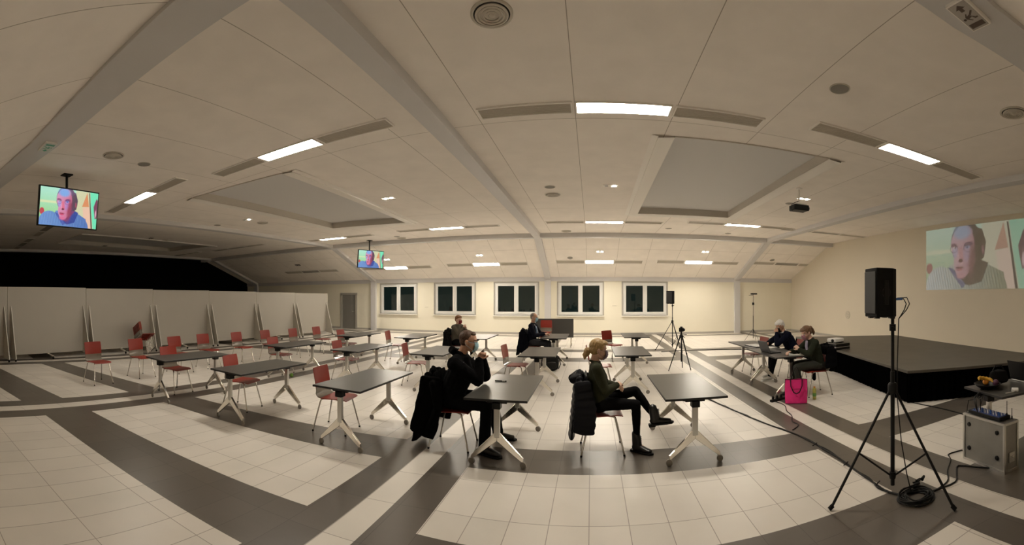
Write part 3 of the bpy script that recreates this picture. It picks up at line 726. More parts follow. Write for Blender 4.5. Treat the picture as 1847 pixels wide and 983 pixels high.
# ------------------------------------------------------------------ moving pictures on the screens: a picture painted on a fine grid
def picture(name, W, Hh, nx, ny, gain, dull, parent, M4):
    """a generic man in glasses and knitted sweater on a video call, colours per grid point; u to the right, v up"""
    u, v = np.meshgrid(np.linspace(0,1,nx+1), np.linspace(0,1,ny+1)); asp = W/Hh
    col = np.zeros((ny+1,nx+1,3))
    sm = lambda d, w=.012: 1/(1+np.exp(np.clip(d/w*4,-40,40)))
    def ell(cx,cy,rx,ry,rot=0,w=.01):
        x=(u-cx)*asp; y=v-cy; c,s=math.cos(rot),math.sin(rot); X=x*c+y*s; Y=-x*s+y*c
        return sm((np.sqrt((X/rx)**2+(Y/ry)**2+1e-9)-1)*min(rx,ry), w)
    def poly(pts, w=.006):
        ins = np.zeros_like(u, bool); dmin = np.full_like(u, 9.)
        n=len(pts)
        for i in range(n):
            x1,y1=pts[i]; x2,y2=pts[(i+1)%n]; x1*=asp; x2*=asp; X=u*asp
            cnd=((y1>v)!=(y2>v))&(X<(x2-x1)*(v-y1)/((y2-y1) if abs(y2-y1)>1e-9 else 1e-9)+x1); ins^=cnd
            dx,dy=x2-x1,y2-y1; q=np.clip(((X-x1)*dx+(v-y1)*dy)/(dx*dx+dy*dy),0,1); dmin=np.minimum(dmin,np.hypot(X-x1-q*dx,v-y1-q*dy))
        return sm(np.where(ins,-dmin,dmin), w)
    def put(a, c):
        c = np.array([lin(q) for q in c]) if not isinstance(c, np.ndarray) else c
        col[:] = col*(1-a[...,None]) + (c if c.ndim==3 else c[None,None,:])*a[...,None]
    def mixc(f, c0, c1):
        c0=np.array([lin(q) for q in c0]); c1=np.array([lin(q) for q in c1]); return c0*(1-f[...,None])+c1*f[...,None]
    put(np.ones_like(u), mixc(np.clip(v*1.1,0,1), (150,205,110), (170,225,200)))
    put(sm(np.abs(v-.62)-.03,.02)*(u<.4), (215,225,175))
    put(poly([(.60,0),(.60,1.0),(.86,1.0),(.88,.5),(.95,0)],.02), (205,205,165))
    put(poly([(.72,.58),(.80,.98),(.845,.60)]), (215,140,95)); put(poly([(.73,.56),(.85,.60),(.93,0),(.78,0)]), (230,190,165))
    put(poly([(.83,.98),(.845,.98),(.93,0),(.905,0)]), (70,60,65)); put(poly([(.85,1),(1,1),(1,0),(.94,0)]), (110,225,180))
    put(poly([(.93,.62),(.975,.85),(1,.8),(1,.3),(.965,.28),(.94,.5)]), (120,60,90)); put(ell(.975,.42,.02,.10), (225,170,190))
    put(ell(.04,.36,.07,.09), (190,70,80))
    knit = .5+.5*np.sin((u*1.3+v*.15)*180)
    sw = mixc(.55*knit+.45*np.clip(1.1-u*1.4,0,1), (60,95,165), (120,160,215))
    if dull: sw = mixc(np.clip(u*1.3,0,1), (190,215,232), (150,166,120))*(.62+.38*knit[...,None])
    body = np.maximum(np.maximum(ell(.17,.02,.34,.36), ell(.62,-.02,.42,.36)), poly([(.22,0),(.27,.40),(.60,.42),(.80,.25),(.83,0)]))
    put(body, sw)
    put(poly([(.30,.30),(.38,.10),(.48,.06),(.60,.12),(.66,.40),(.57,.46)],.012), (88,76,62) if dull else (45,70,150))
    put(poly([(.25,.36),(.30,.34),(.44,.08),(.40,.02)],.01), (75,95,170)); put(poly([(.36,.20),(.45,.12),(.60,.44),(.52,.48)],.02), (84,70,58) if dull else (120,60,110))
    hair = np.maximum(ell(.44,.72,.30,.36,.08), poly([(.50,.40),(.62,.48),(.64,.72),(.60,.92),(.50,.98)])); put(hair, (92,80,68) if dull else (95,70,105))
    put(ell(.58,.66,.10,.22), (78,66,54) if dull else (80,58,80))
    fl = np.clip((u-.25)/.33,0,1)
    skin = mixc(fl, (214,150,188), (196,98,128))
    face = np.maximum(ell(.405,.72,.235,.26), ell(.41,.46,.185,.27,-.12)); face = np.maximum(face, ell(.42,.88,.17,.12)); put(face, skin)
    put(ell(.40,.90,.17,.11,0,.05), (120,165,225)); put(ell(.33,.60,.055,.09,0,.03), (165,150,215)); put(ell(.45,.56,.07,.12,0,.04), (180,130,190))
    put(ell(.32,.70,.07,.035,-.2,.015), (150,80,120)); put(ell(.465,.70,.085,.04,.1,.015), (120,60,120))
    put(ell(.325,.665,.035,.018), (205,190,220)); put(ell(.46,.66,.045,.024), (120,150,225)); put(ell(.33,.665,.014,.018), (60,50,90)); put(ell(.455,.66,.016,.02), (50,60,130))
    for cx, rx in ((.315,.075),(.465,.09)):
        x=(u-cx)*asp; y=v-.65; d=np.abs(np.sqrt((x/rx)**2+(y/.062)**2+1e-9)-1)*.06; put(sm(d-.004,.004)*.8, (90,70,120))
    put(poly([(.365,.66),(.40,.67),(.42,.48),(.385,.44),(.345,.46)],.015), (215,110,140)); put(ell(.385,.455,.045,.028,0,.01), (110,40,60)); put(ell(.36,.52,.02,.08,0,.02), (225,150,180))
    put(ell(.375,.345,.075,.018,0,.008), (120,30,60)); put(ell(.375,.315,.07,.022,0,.01), (200,70,110)); put(ell(.375,.37,.08,.014,0,.01), (205,120,150))
    put(ell(.39,.22,.09,.05,0,.03), (215,110,150))
    put(ell(.50,.45,.06,.25,-.1,.06), (150,55,85)); put(ell(.61,.60,.025,.07,.1,.01), (165,75,100))
    lum = col.mean(axis=2, keepdims=True)
    if dull: col = (col*.42+lum*.58)*np.array([1.03,1.0,.92]); col = col**1.1*1.1
    me = bpy.data.meshes.new(name); P = np.stack([(u-.5)*W, np.zeros_like(u), (v-.5)*Hh], -1).reshape(-1,3)
    idx = np.arange((nx+1)*(ny+1)).reshape(ny+1,nx+1)
    F = np.stack([idx[:-1,:-1],idx[:-1,1:],idx[1:,1:],idx[1:,:-1]],-1).reshape(-1,4)
    me.from_pydata([tuple(M4 @ V3(p)) for p in P.tolist()], [], F.tolist())
    ca = me.color_attributes.new('picture','FLOAT_COLOR','POINT'); ca.data.foreach_set('color', np.concatenate([col.reshape(-1,3), np.ones(((nx+1)*(ny+1),1))],1).astype(np.float32).ravel())
    m = bpy.data.materials.new(name+'_light'); m.use_nodes = True; nt = m.node_tree; b = nt.nodes['Principled BSDF']
    at = nt.nodes.new('ShaderNodeAttribute'); at.attribute_name = 'picture'; nt.links.new(at.outputs['Color'], b.inputs['Emission Color']); b.inputs['Emission Strength'].default_value = gain
    if dull: b.inputs['Base Color'].default_value = (.26,.235,.20,1); b.inputs['Roughness'].default_value = .8  # darkened base colour puts in the dimmer light; emission replaces the projector's beam
    else: b.inputs['Base Color'].default_value = (.01,.01,.01,1); b.inputs['Roughness'].default_value = .25
    me.materials.append(m); o = bpy.data.objects.new(name, me); C.objects.link(o)
    if parent: o.parent = parent
    return o
SCREEN_GAIN = .19; WALL_GAIN = .07
def tv(loc, yaw, tilt, label, px):
    """front of the set looks along local -y"""
    t = thing('television', label, 'television', loc, yaw); R = Matrix.Rotation(tilt, 4, 'X')
    W, Hh = 1.36, .78
    m = MB(); m.bb((-W/2,-.02,-Hh/2),(W/2,.035,Hh/2), M=R); m.bb((-.45,.03,-.28),(.45,.06,.2), M=R); m.build('casing', M['black'], t, bevel=.004)
    picture('screen', W-.05, Hh-.05, px, int(px*.56), SCREEN_GAIN, False, t, R @ Matrix.Translation((0,-.0225,0)))
    m = MB(); m.tube([(0,.09,ZC-loc[2]),(0,.09,.05)],.028); m.bb((-.1,.0,ZC-loc[2]-.02),(.1,.18,ZC-loc[2])); m.build('ceiling_pole', M['black'], t)
    m = MB(); m.bb((-.08,.05,-.12),(.08,.10,.12)); m.build('bracket', M['black'], t)
    return t
# normals (0.98,0.19) and (0.92,-0.40)
tv((-7.93,2.50,3.60), math.atan2(.98,-.19), R8(8.5), 'large flat television hanging at the far left showing a man in glasses', 220)
tv((-9.15,15.45,3.47), math.atan2(.92,.40), R8(7), 'smaller looking flat television hanging beyond the left recess', 160)
# projected picture on the right wall
yl, yr, zb, zt = 9.98, 5.98, 2.07, 4.13
pm = Matrix(((0,1,0,XR-.012),(-1,0,0,(yl+yr)/2),(0,0,1,(zb+zt)/2),(0,0,0,1)))
o = picture('projected_picture', yl-yr, zt-zb, 300, 140, WALL_GAIN, True, None, pm)
tag(o, 'video picture of a man in glasses projected on the right wall', 'projection')

# projector hanging from the ceiling
t = thing('ceiling_projector', 'black projector hanging from a white pole beside the right recess', 'projector', (4.55,8.28,ZC))
m = MB(); m.tube([(0,0,0),(0,0,-.36)],.022); m.lathe([(.07,0),(.07,-.015),(.03,-.03)]); m.build('pole', M['trim_white'], t)
m = MB(); m.bb((-.14,-.10,-.39),(.14,.10,-.365)); m.build('mount_plate', M['alu'], t)
m = MB(); m.bb((-.19,-.14,-.52),(.19,.14,-.39)); m.build('body', M['black'], t, bevel=.02)
m = MB(); m.lathe([(.045,0),(.05,.03),(.035,.035)], org=(.19,-.05,-.455), axis=(1,0,0)); m.build('lens', mat('lens_glass',(.05,.05,.08,1),.05,coat=1), t)
m = MB(); m.tube([(-.02,0,-.30),(-.10,-.03,-.33),(-.20,-.04,-.38),(-.24,-.04,-.48),(-.21,-.04,-.53),(-.17,-.03,-.50)],.008); m.build('cable', M['black'], t)

# round emblem on the right wall, and small wall fittings
t = thing('wall_emblem', 'faint round emblem on the cream wall above the stage', 'emblem', (XR,14.7,1.05), 0)
em1 = mat('emblem_pale',(.62,.57,.47,1),.7); em2 = mat('emblem_grey',(.42,.40,.33,1),.7)
m = MB(); m.lathe([(.17,0),(.17,-.012),(.02,-.013)], axis=(1,0,0), seg=32); m.build('disc', em1, t)
m = MB(); 
for k in range(24):
    a, b = 2*PI*k/24, 2*PI*(k+1)/24; m.add([(-.0145,math.cos(q)*r_,math.sin(q)*r_) for q,r_ in ((a,.155),(b,.155),(b,.145),(a,.145))], [(0,1,2,3)])
m.add([(-.0145,.06,.02),(-.0145,.02,.02),(-.0145,.02,.06),(-.0145,.06,.06)],[(0,1,2,3)]); m.add([(-.0145,-.02,.0),(-.0145,-.10,.0),(-.0145,-.10,.02),(-.0145,-.02,.02)],[(0,1,2,3)]); m.add([(-.0145,.04,-.07),(-.0145,-.06,-.07),(-.0145,-.06,-.05),(-.0145,.04,-.05)],[(0,1,2,3)])
m.build('emblem_print', em2, t, smooth=None)
for x, z, lab in ((1.10,1.42,'small pale wall vent between the fourth and fifth windows'),(-8.45,1.31,'small pale wall vent between the first and second windows')):
    t = thing('wall_vent', lab, 'vent', (x,YF,z)); m = MB(); m.bb((-.12,-.012,-.03),(.12,0,.03)); m.build('cover', M['wall'], t, bevel=.003)
    for k in range(2):
        m = MB(); m.bb((-.10,-.016,-.016+.02*k),(.10,-.012,-.010+.02*k)); m.build('slot', M['skirt'], t)

# ------------------------------------------------------------------ floor cables
def cable(name, label, pts, r=.008, z=.008, wob=.02, cat='cable', m_=None):
    P = []
    pts = [V3((p[0],p[1],(p[2] if len(p) > 2 else z))) for p in pts]
    for i in range(len(pts)-1):
        a, b = pts[i], pts[i+1]; n = max(2, int((b-a).length/.06))
        p0, p3 = pts[max(i-1,0)], pts[min(i+2,len(pts)-1)]
        for k in range(n):
            t_ = k/n; q = .5*((2*a)+(b-p0)*t_+(2*p0-5*a+4*b-p3)*t_*t_+(-p0+3*a-3*b+p3)*t_**3)
            P.append(q)
    P.append(pts[-1])
    for i, q in enumerate(P):
        if wob and 0 < i < len(P)-1:
            q.x += wob*noise.noise(V3((i*.17,r*999,0))); q.y += wob*noise.noise(V3((0,i*.17,r*999)))
    m = MB(); o = P[0].copy(); m.tube([p-o for p in P], r, seg=6); ob = m.build(name, m_ or M['black'], None, loc=tuple(o)); return tag(ob, label, cat)
main = [(1.30,7.35),(1.91,7.25),(2.14,6.54),(2.37,5.51),(2.53,4.93),(2.60,4.60),(2.61,4.01),(2.57,3.52),(2.53,3.16),(2.50,2.92),(2.56,2.72)]
cable('floor_cable', 'long black cable running from behind the table to the foreground coil', main, .010)
cable('floor_cable', 'thin black cable twisted beside the long one across the floor', [(p[0]+.012*(-1)**i,p[1]+.01,.012) for i,p in enumerate(main)], .006, wob=.03)
cable('floor_cable', 'thin cable winding from the plug strip down to the long floor cable', [(3.06,6.50),(3.10,6.15),(2.98,5.85),(2.93,5.56),(2.80,5.30),(2.80,5.1),(2.62,4.95)], .007)
cable('floor_cable', 'thin black cable crossing the floor from the camera tripod to the table', [(2.3,13.5),(2.85,13.68),(3.69,13.7),(4.48,13.6),(4.59,13.5),(5.3,13.3),(6.4,13.0)], .010, wob=.04)
cable('floor_cable', 'black cable along the foot of the stage towards the silver case', [(4.93,5.3),(4.97,4.82),(5.0,4.51),(4.96,3.91),(4.6,3.3),(4.2,2.9)], .009)
cable('floor_cable', 'black cable bending from the coil round to the silver case', [(2.72,2.62),(2.87,2.59),(3.10,2.56),(3.27,2.68),(3.42,2.78),(3.50,2.62),(3.58,2.46)], .008)
cable('floor_cable', 'outer black cable looping behind the silver case side', [(2.74,2.58),(3.05,2.62),(3.25,2.80),(3.5,2.95),(3.58,3.06),(3.66,3.07),(3.80,3.03)], .007)
P = []
for i in range(260):
    a = i*.25; rr = .13+.035*math.sin(i*.11)+.02*noise.noise(V3((i*.05,0,0))); P.append((2.62+math.cos(a)*rr*1.05, 2.62+math.sin(a)*rr*.9,   .010+.030*(i/260)+.012*math.sin(i*.6)))
m = MB(); m.tube(rel(P,(2.62,2.62,0)), .007, seg=6); tag(m.build('cable_coil', M['black'], None, loc=(2.62,2.62,0)), 'tangled coil of black cable at the foot of the foreground tripod', 'cable')
for k in range(3):
    x, y = 2.72+.05*k, 2.74+.02*(k%2); m = MB(); m.tube([(0,0,0),(.05,.02*(k-1),.01)],[.018,.012]); m.tube([(.0,0,0),(-.05,.0,.005)],.007)
    tag(m.build('cable_plug', M['black'], None, loc=(x,y,.05+.01*k)), ['black plug on the cable coil, nearest the tripod pole','black plug in the middle on top of the cable coil','black plug hanging over the right side of the cable coil'][k], 'plug', 'plugs on the coil')
for k in range(3):
    x, y = [(2.58,4.30),(2.56,3.62),(2.53,3.05)][k]; m = MB(); m.tube([(-.035,-.01,.0),(.0,0,.008),(.04,.015,.014)],.006,seg=6)
    tag(m.build('cable_tie', M['black'], None, loc=(x,y,.012)), ['small black tie on the long floor cable nearest the tables','small black tie halfway along the long floor cable','small black tie on the long floor cable nearest the coil'][k], 'cable tie', 'ties on the floor cable')

# plug strip under the laptop table, bag and drink
t = thing('plug_strip', 'black multi socket strip with plugs beside the pink bag', 'power strip', (3.14,6.50,0), R8(20))
m = MB(); m.bb((-.16,-.03,.0),(.16,.03,.04)); m.build('housing', M['black'], t, bevel=.006)
for k in range(3):
    m = MB(); m.lathe([(.022,0),(.022,.03),(.012,.055)], org=(-.11+.10*k,0,.04)); m.build('plug', M['blackmat'], t)
pink = mat('pink_fabric', (.80,.02,.22,1), .6, noise_amt=.08, scale=20, bump=.3)
t = thing('tote_bag', 'bright pink tote bag with black handles standing beside the laptop table', 'bag', (3.36,6.22,0), R8(-24))
m = MB(); nx, nz = 10, 10; vs = []; fs = []
for s in (-1, 1):
    for j in range(nz+1):
        for i in range(nx+1):
            a = -1+2*i/nx; b = j/nz; dep = (.055*(1-b)+.018)*math.sqrt(max(0,1-a*a*.96)); dep += .008*noise.noise(V3((a*2,b*3,s)))
            vs.append((a*.185*(1+.04*math.sin(b*3)), s*dep, b*.41+.006*math.sin(a*4)*b))
K = (nx+1)*(nz+1)
for s in (0, 1):
    for j in range(nz):
        for i in range(nx): q = s*K+j*(nx+1)+i; fs.append((q,q+1,q+nx+2,q+nx+1))
for j in range(nz):
    for i in (0, nx): q = j*(nx+1)+i; fs.append((q,q+nx+1,K+q+nx+1,K+q))
for i in range(nx): fs.append((i,i+1,K+i+1,K+i))
m.add(vs, fs); m.build('bag_body', pink, t, smooth=60)
m = MB()
for x in (-.186,.186): m.tube([(x,0,.0),(x*1.03,0,.2),(x,0,.41)],.006)
m.tube([(-.186,-.075,.004),(.186,-.075,.004)],.005); m.tube([(-.186,-.02,.41),(.186,-.02,.41)],.005); m.build('piping', M['black'], t)
for s in (-1, 1):
    m = MB()
    if s < 0: pts = [(-.10,-.03,.405),(-.095,-.07,.30),(-.05,-.085,.20),(0,-.09,.175),(.05,-.085,.20),(.095,-.07,.30),(.10,-.03,.405)]
    else: pts = [(-.09,.02,.40),(-.05,.02,.52),(-.02,.0,.60),(.0,-.01,.61),(.02,0,.60),(.05,.02,.52),(.09,.02,.40)]
    m.tube(pts,.009); m.build('handle', M['black'], t)
m = MB(); m.bb((-.07,-.083,.245),(.07,-.078,.262)); m.build('small_print', mat('dark_pink_print',(.45,.01,.10,1),.6), t)
t = thing('drink_bottle', 'green and yellow patterned drink carton bottle beside the pink bag', 'bottle', (3.76,6.28,0))
m = MB(); m.lathe([(.030,0),(.033,.01),(.033,.17),(.026,.20)], seg=20); m.build('bottle_body', mat('juice_label',(.42,.42,.10,1),.4,noise_amt=.7,scale=40), t)
m = MB(); m.lathe([(.033,.055),(.034,.06),(.034,.11),(.033,.115)], seg=20); m.build('label_band', mat('label_green',(.10,.28,.06,1),.4,noise_amt=.5,scale=60), t)
m = MB(); m.lathe([(.018,.20),(.018,.225),(.012,.23)], seg=16); m.build('cap', mat('cap_orange',(.55,.22,.03,1),.4), t)
m = MB(); m.ell((0,0,.045),(.045,.045,.045)); tag(m.build('green_ball', mat('green_felt',(.16,.30,.05,1),.8,noise_amt=.2,scale=40), None, loc=(-6.22,7.0,0)), 'small green ball on the floor by the leftmost middle table', 'ball')

# things on the stage side tables
paper = mat('white_paper', (.78,.77,.74,1), .7)
t = thing('laptop', 'dark open laptop on the table in front of the writing woman', 'laptop', (3.38,7.28,.739), R8(8))
m = MB(); m.bb((-.12,-.17,0),(.12,.17,.018)); m.build('keyboard_base', M['black'], t, bevel=.004)
m = MB(); Rm = Matrix.Translation((-.12,0,.018)) @ Matrix.Rotation(R8(-22),4,'Y'); m.bb((-.006,-.17,0),(.004,.17,.23), M=Rm); m.build('display_lid', mat('laptop_lid',(.03,.03,.035,1),.35), t, bevel=.003)
m = MB(); m.bb((-.06,-.145,.018),(.03,.145,.0195)); m.build('keys', M['blackmat'], t)
t = thing('ring_binder', 'open black binder holding white pages in front of the white haired man', 'folder', (3.52,8.35,.739), R8(10))
m = MB(); m.bb((-.16,-.24,0),(.16,.24,.012)); m.build('cover', M['black'], t, bevel=.002)
for s in (-1, 1):
    m = MB(); m.bb((-.14,s*.12-.105,.012),(.14,s*.12+.105,.022)); m.build('pages', paper, t)
for x, y, r, lab in ((3.66,8.02,30,'white sheet of paper lying right of the black binder'),(3.62,6.82,-12,'white notebook pages under the writing woman\'s hands')):
    m = MB()
    for k in range(3): m.bb((-.105,-.148,.001+k*.003),(.105,.148,.003+k*.003), M=Matrix.Rotation(.04*k,4,'Z'))
    tag(m.build('paper_sheets', paper, None, loc=(x,y,.738), rotz=R8(r)), lab, 'paper')
m = MB(); m.tube([(-.075,0,.009),(.075,0,.009)],.008); m.tube([(.02,0,.009),(.06,0,.009)],.0086,mi=1); tag(m.build('pen', [M['black'],M['alu']], None, loc=(-1.14,5.10,.738), rotz=R8(-4)), 'black pen lying on the table of the man in black', 'pen')

# backpack under the table
t = thing('backpack', 'black backpack standing on the floor behind a middle table leg', 'bag', (-1.0,10.15,0), R8(10))
m = MB(); m.sweep([(0,0,.10),(0,0,.24),(0,.01,.36)], [(.19,.13),(.20,.13),(.14,.09)], side=(1,0,0)); m.build('bag_body', M['blackmat'], t)
m = MB(); m.sweep([(0,-.12,.10),(0,-.13,.20)], [(.13,.05),(.12,.045)], side=(1,0,0)); m.build('front_pocket', M['black'], t)
for s in (-1, 1):
    m = MB(); m.tube([(s*.08,.05,.40),(s*.20,.05,.33),(s*.24,.04,.15),(s*.19,.05,.03)],.012); m.build('strap', M['black'], t)

# ------------------------------------------------------------------ sound desk corner at the right
t = first_or_dup(ST, 'table', mk_table, (4.47,2.54,0), (0,0,R8(-105.7)), 'dark folding table at the right picture edge carrying fruit and a laptop', None)
casem = mat('scuffed_aluminium_panel', (.27,.26,.24,1), .45, metal=.3, noise_amt=.15, scale=7, bump=.04)
t = thing('flight_case', 'silver flight case with black buttons standing upright at the right', 'case', (3.64,2.87,0), math.atan2(-.62,-.10))
m = MB(); m.bb((0,0,.01),(.60,.20,.50)); m.build('case_body', casem, t, bevel=.006)
m = MB()
for x in (0,.60):
    for y in (0,.20): m.bb((x-.012,y-.012,.0),(x+.012,y+.012,.51))
for z in (.012,.50):
    for y in (0,.20): m.bb((0,y-.012,z-.012),(.60,y+.012,z+.012))
    for x in (0,.60): m.bb((x-.012,0,z-.012),(x+.012,.20,z+.012))
m.build('edge_rails', M['alu'], t, smooth=None)
for x, z in ((.08,.40),(.50,.40),(.08,.14),(.50,.14)):
    m = MB(); m.lathe([(.024,0),(.024,.012),(.018,.018),(.004,.019)], org=(x,0,z), axis=(0,-1,0), seg=18); m.build('rubber_button', M['black'], t)
m = MB(); m.bb((.606,.06,.10),(.618,.14,.20)); m.tube([(.62,.08,.17),(.635,.10,.15),(.62,.12,.17)],.006); m.build('latch', M['alu'], t)
t = thing('mixer', 'small mixing desk with blue panel and knobs on top of the flight case', 'mixer', (3.60,2.60,.513), math.atan2(-.62,-.10))
m = MB(); m.bb((-.24,.02,0),(.24,.19,.035)); m.build('chassis', M['black'], t, bevel=.004)
m = MB(); m.bb((-.20,.03,.035),(.22,.18,.038)); m.build('panel', mat('blue_mixer_panel',(.03,.06,.22,1),.35), t)
kb = mat('knob_white',(.6,.6,.62,1),.4)
for i in range(10):
    for j in range(3):
        m = MB(); m.lathe([(.007,0),(.006,.016),(.003,.018)], org=(-.18+.042*i,.06+.04*j,.038), seg=10); m.build('knob', kb if (i+j)%3 else blue, t)
for k, (dx, dy) in enumerate(((0,0),(.05,.02),(.09,-.01),(-.07,.03),(.15,.0))):
    cable('patch_cable', ['black patch lead rising from the middle of the mixer to the table','black patch lead second along the mixer, arching up','black patch lead standing tall near the mixer\'s middle','black patch lead at the far left end of the mixer','black patch lead drooping nearest the fruit'][k],
          [(3.60+dx,2.66+dy+.02*k,.56),(3.60+dx,2.70+dy,.66+.01*k),(3.68+dx*.5,2.76,.70-.01*k),(3.90+dx*.3,2.78+dy,.745)], .005, wob=.01)
for n, (x, y) in enumerate(((3.72,2.36),(3.66,2.26))):
    m = MB(); m.tube([(0,0,0),(0,0,.16-.05*n)],.004); m.lathe([(.008,0),(.008,.03)]); tag(m.build('antenna', M['black'], None, loc=(x,y,.54)), ['taller thin black antenna at the right end of the mixer','shorter thin black antenna at the case corner'][n], 'antenna', 'antennas')
t = thing('fruit_bowl', 'dark shallow bowl of bananas and fruit on the right edge table', 'bowl', (3.96,2.78,.739))
m = MB(); m.lathe([(.07,0),(.13,.03),(.16,.06),(.152,.062),(.12,.035),(.02,.012)], seg=28); m.build('bowl', M['black'], t)
ban = mat('banana_yellow',(.72,.42,.04,1),.5,noise_amt=.2,scale=10)
for k in range(4):
    m = MB(); a = k*.5-.6; m.tube([(math.cos(a+q)*.085+(-.03),math.sin(a+q)*.085,.07+.03*math.sin(q*2)+.008*k) for q in (0,.35,.7,1.05,1.4)],[.006,.017,.019,.016,.005],seg=8)
    tag(m.build('banana', ban, None, loc=(3.96,2.78,.739)), ['lowest yellow banana in the fruit bowl','second yellow banana in the fruit bowl','third yellow banana lying across the bowl','uppermost yellow banana in the fruit bowl'][k], 'banana', 'bananas in the bowl')
m = MB(); m.ell((0,0,0),(.04,.04,.037)); tag(m.build('plum', mat('plum_skin',(.10,.03,.07,1),.35), None, loc=(4.04,2.72,.80)), 'dark purple plum beside the bananas', 'fruit')
m = MB(); m.ell((0,0,0),(.038,.038,.036)); tag(m.build('orange', mat('orange_skin',(.75,.30,.03,1),.5), None, loc=(4.01,2.84,.80)), 'orange fruit at the back of the bowl', 'fruit')
t = thing('laptop', 'laptop with a blue glowing screen at the right picture edge', 'laptop', (4.62,2.62,.739), R8(165))
m = MB(); m.bb((-.12,-.17,0),(.12,.17,.018)); m.build('keyboard_base', M['alu'], t, bevel=.004)
m = MB(); Rm = Matrix.Translation((.12,0,.018)) @ Matrix.Rotation(R8(15),4,'Y'); m.bb((-.004,-.18,0),(.006,.18,.25), M=Rm); m.build('display_lid', M['black'], t, bevel=.003)
m = MB(); m.bb((-.006,-.165,.015),(-.0045,.165,.235), M=Rm); m.build('lit_display', mat('blue_display',(.0,.01,.05,1),.3,emit=(.02,.08,.6,1),estr=.25), t)
t = thing('equipment_bag', 'black soft equipment bag standing behind the fruit', 'bag', (4.22,2.80,.739), R8(-40))
m = MB(); m.sweep([(0,0,.05),(0,0,.14)], [(.13,.05),(.11,.045)], side=(1,0,0)); m.build('bag_body', M['blackmat'], t)
m = MB(); m.tube([(-.07,0,.17),(-.04,0,.23),(.04,0,.23),(.07,0,.17)],.009); m.build('handle', M['black'], t)
t = thing('power_adapter', 'white power adapter on the table at the right edge', 'adapter', (4.02,2.44,.739), R8(30))
m = MB(); m.bb((-.05,-.04,0),(.05,.04,.03)); m.build('housing', paper, t, bevel=.008)
m = MB(); m.tube([(-.05,0,.015),(-.10,.02,.012),(-.16,.10,.010)],.004); m.build('lead', paper, t)
# ------------------------------------------------------------------ people
def fuse(mb, name, m_, parent, voxel=.008, smooth_it=4, wrinkle=0, wscale=14, seedv=0, squash=None, loc=None):
    """overlapping closed shapes become one continuous surface"""
    me = mb.mesh(name, m_, None); o = bpy.data.objects.new(name, me); C.objects.link(o)
    r = o.modifiers.new('r','REMESH'); r.mode = 'VOXEL'; r.voxel_size = voxel; r.adaptivity = 0
    s = o.modifiers.new('s','SMOOTH'); s.iterations = smooth_it; s.factor = .5
    dg = bpy.context.evaluated_depsgraph_get(); nm = bpy.data.meshes.new_from_object(o.evaluated_get(dg)); 
    o.modifiers.clear(); o.data = nm; nm.materials.clear(); nm.materials.append(m_)
    if wrinkle:
        n = len(nm.vertices); co_ = np.empty(n*3); nm.vertices.foreach_get('co', co_); co_ = co_.reshape(-1,3)
        no = np.empty(n*3); nm.vertices.foreach_get('normal', no); no = no.reshape(-1,3); out = co_.copy()
        for i in range(n):
            p = V3(co_[i]*wscale)+V3((seedv,0,0)); q = 1-abs(noise.noise(V3((p.x*.9,p.y*.9,p.z*.5))))*2
            out[i] += no[i]*wrinkle*(q*.7+noise.noise(p*2.3)*.5-.35)
        nm.vertices.foreach_set('co', out.ravel())
    nm.update(); nm.shade_smooth()
    if parent: o.parent = parent
    return o

def hframe(fwd, up):
    f = V3(fwd).normalized(); l = V3(up).cross(f).normalized(); u = f.cross(l)
    return Matrix(((f.x,l.x,u.x),(f.y,l.y,u.y),(f.z,l.z,u.z))).to_4x4()

def head_shapes(mb, c, R, k=1.0):
    c = V3(c); T = lambda p: c + (R @ (V3(p)*k)); R3 = R
    E = lambda p, r: mb.ell(T(p), [q*k for q in r], M=R3, seg=20, rings=14)
    E((-.012,0,.035),(.096,.076,.083)); E((.018,0,-.022),(.070,.064,.088)); E((.030,0,-.070),(.048,.050,.042)); E((.052,0,-.096),(.026,.030,.021))
    E((.050,.030,-.030),(.030,.026,.030)); E((.050,-.030,-.030),(.030,.026,.030)); E((.068,0,.030),(.022,.050,.016))
    mb.sweep([T((.078,0,.010)),T((.094,0,-.012)),T((.104,0,-.033))],[.009*k,.010*k,.013*k],seg=10); E((.093,.010,-.040),(.010,.008,.007)); E((.093,-.010,-.040),(.010,.008,.007))
    mb.sweep([T((.077,-.020,-.066)),T((.086,0,-.064)),T((.077,.020,-.066))],[.006*k,.008*k,.006*k],seg=8); mb.sweep([T((.075,-.016,-.077)),T((.083,0,-.077)),T((.075,.016,-.077))],[.006*k,.008*k,.006*k],seg=8)
    for s in (-1, 1):
        E((-.010,s*.081,-.012),(.018,.010,.031)); E((-.014,s*.086,.004),(.017,.008,.017)); E((-.004,s*.082,-.032),(.009,.008,.012))
    return T

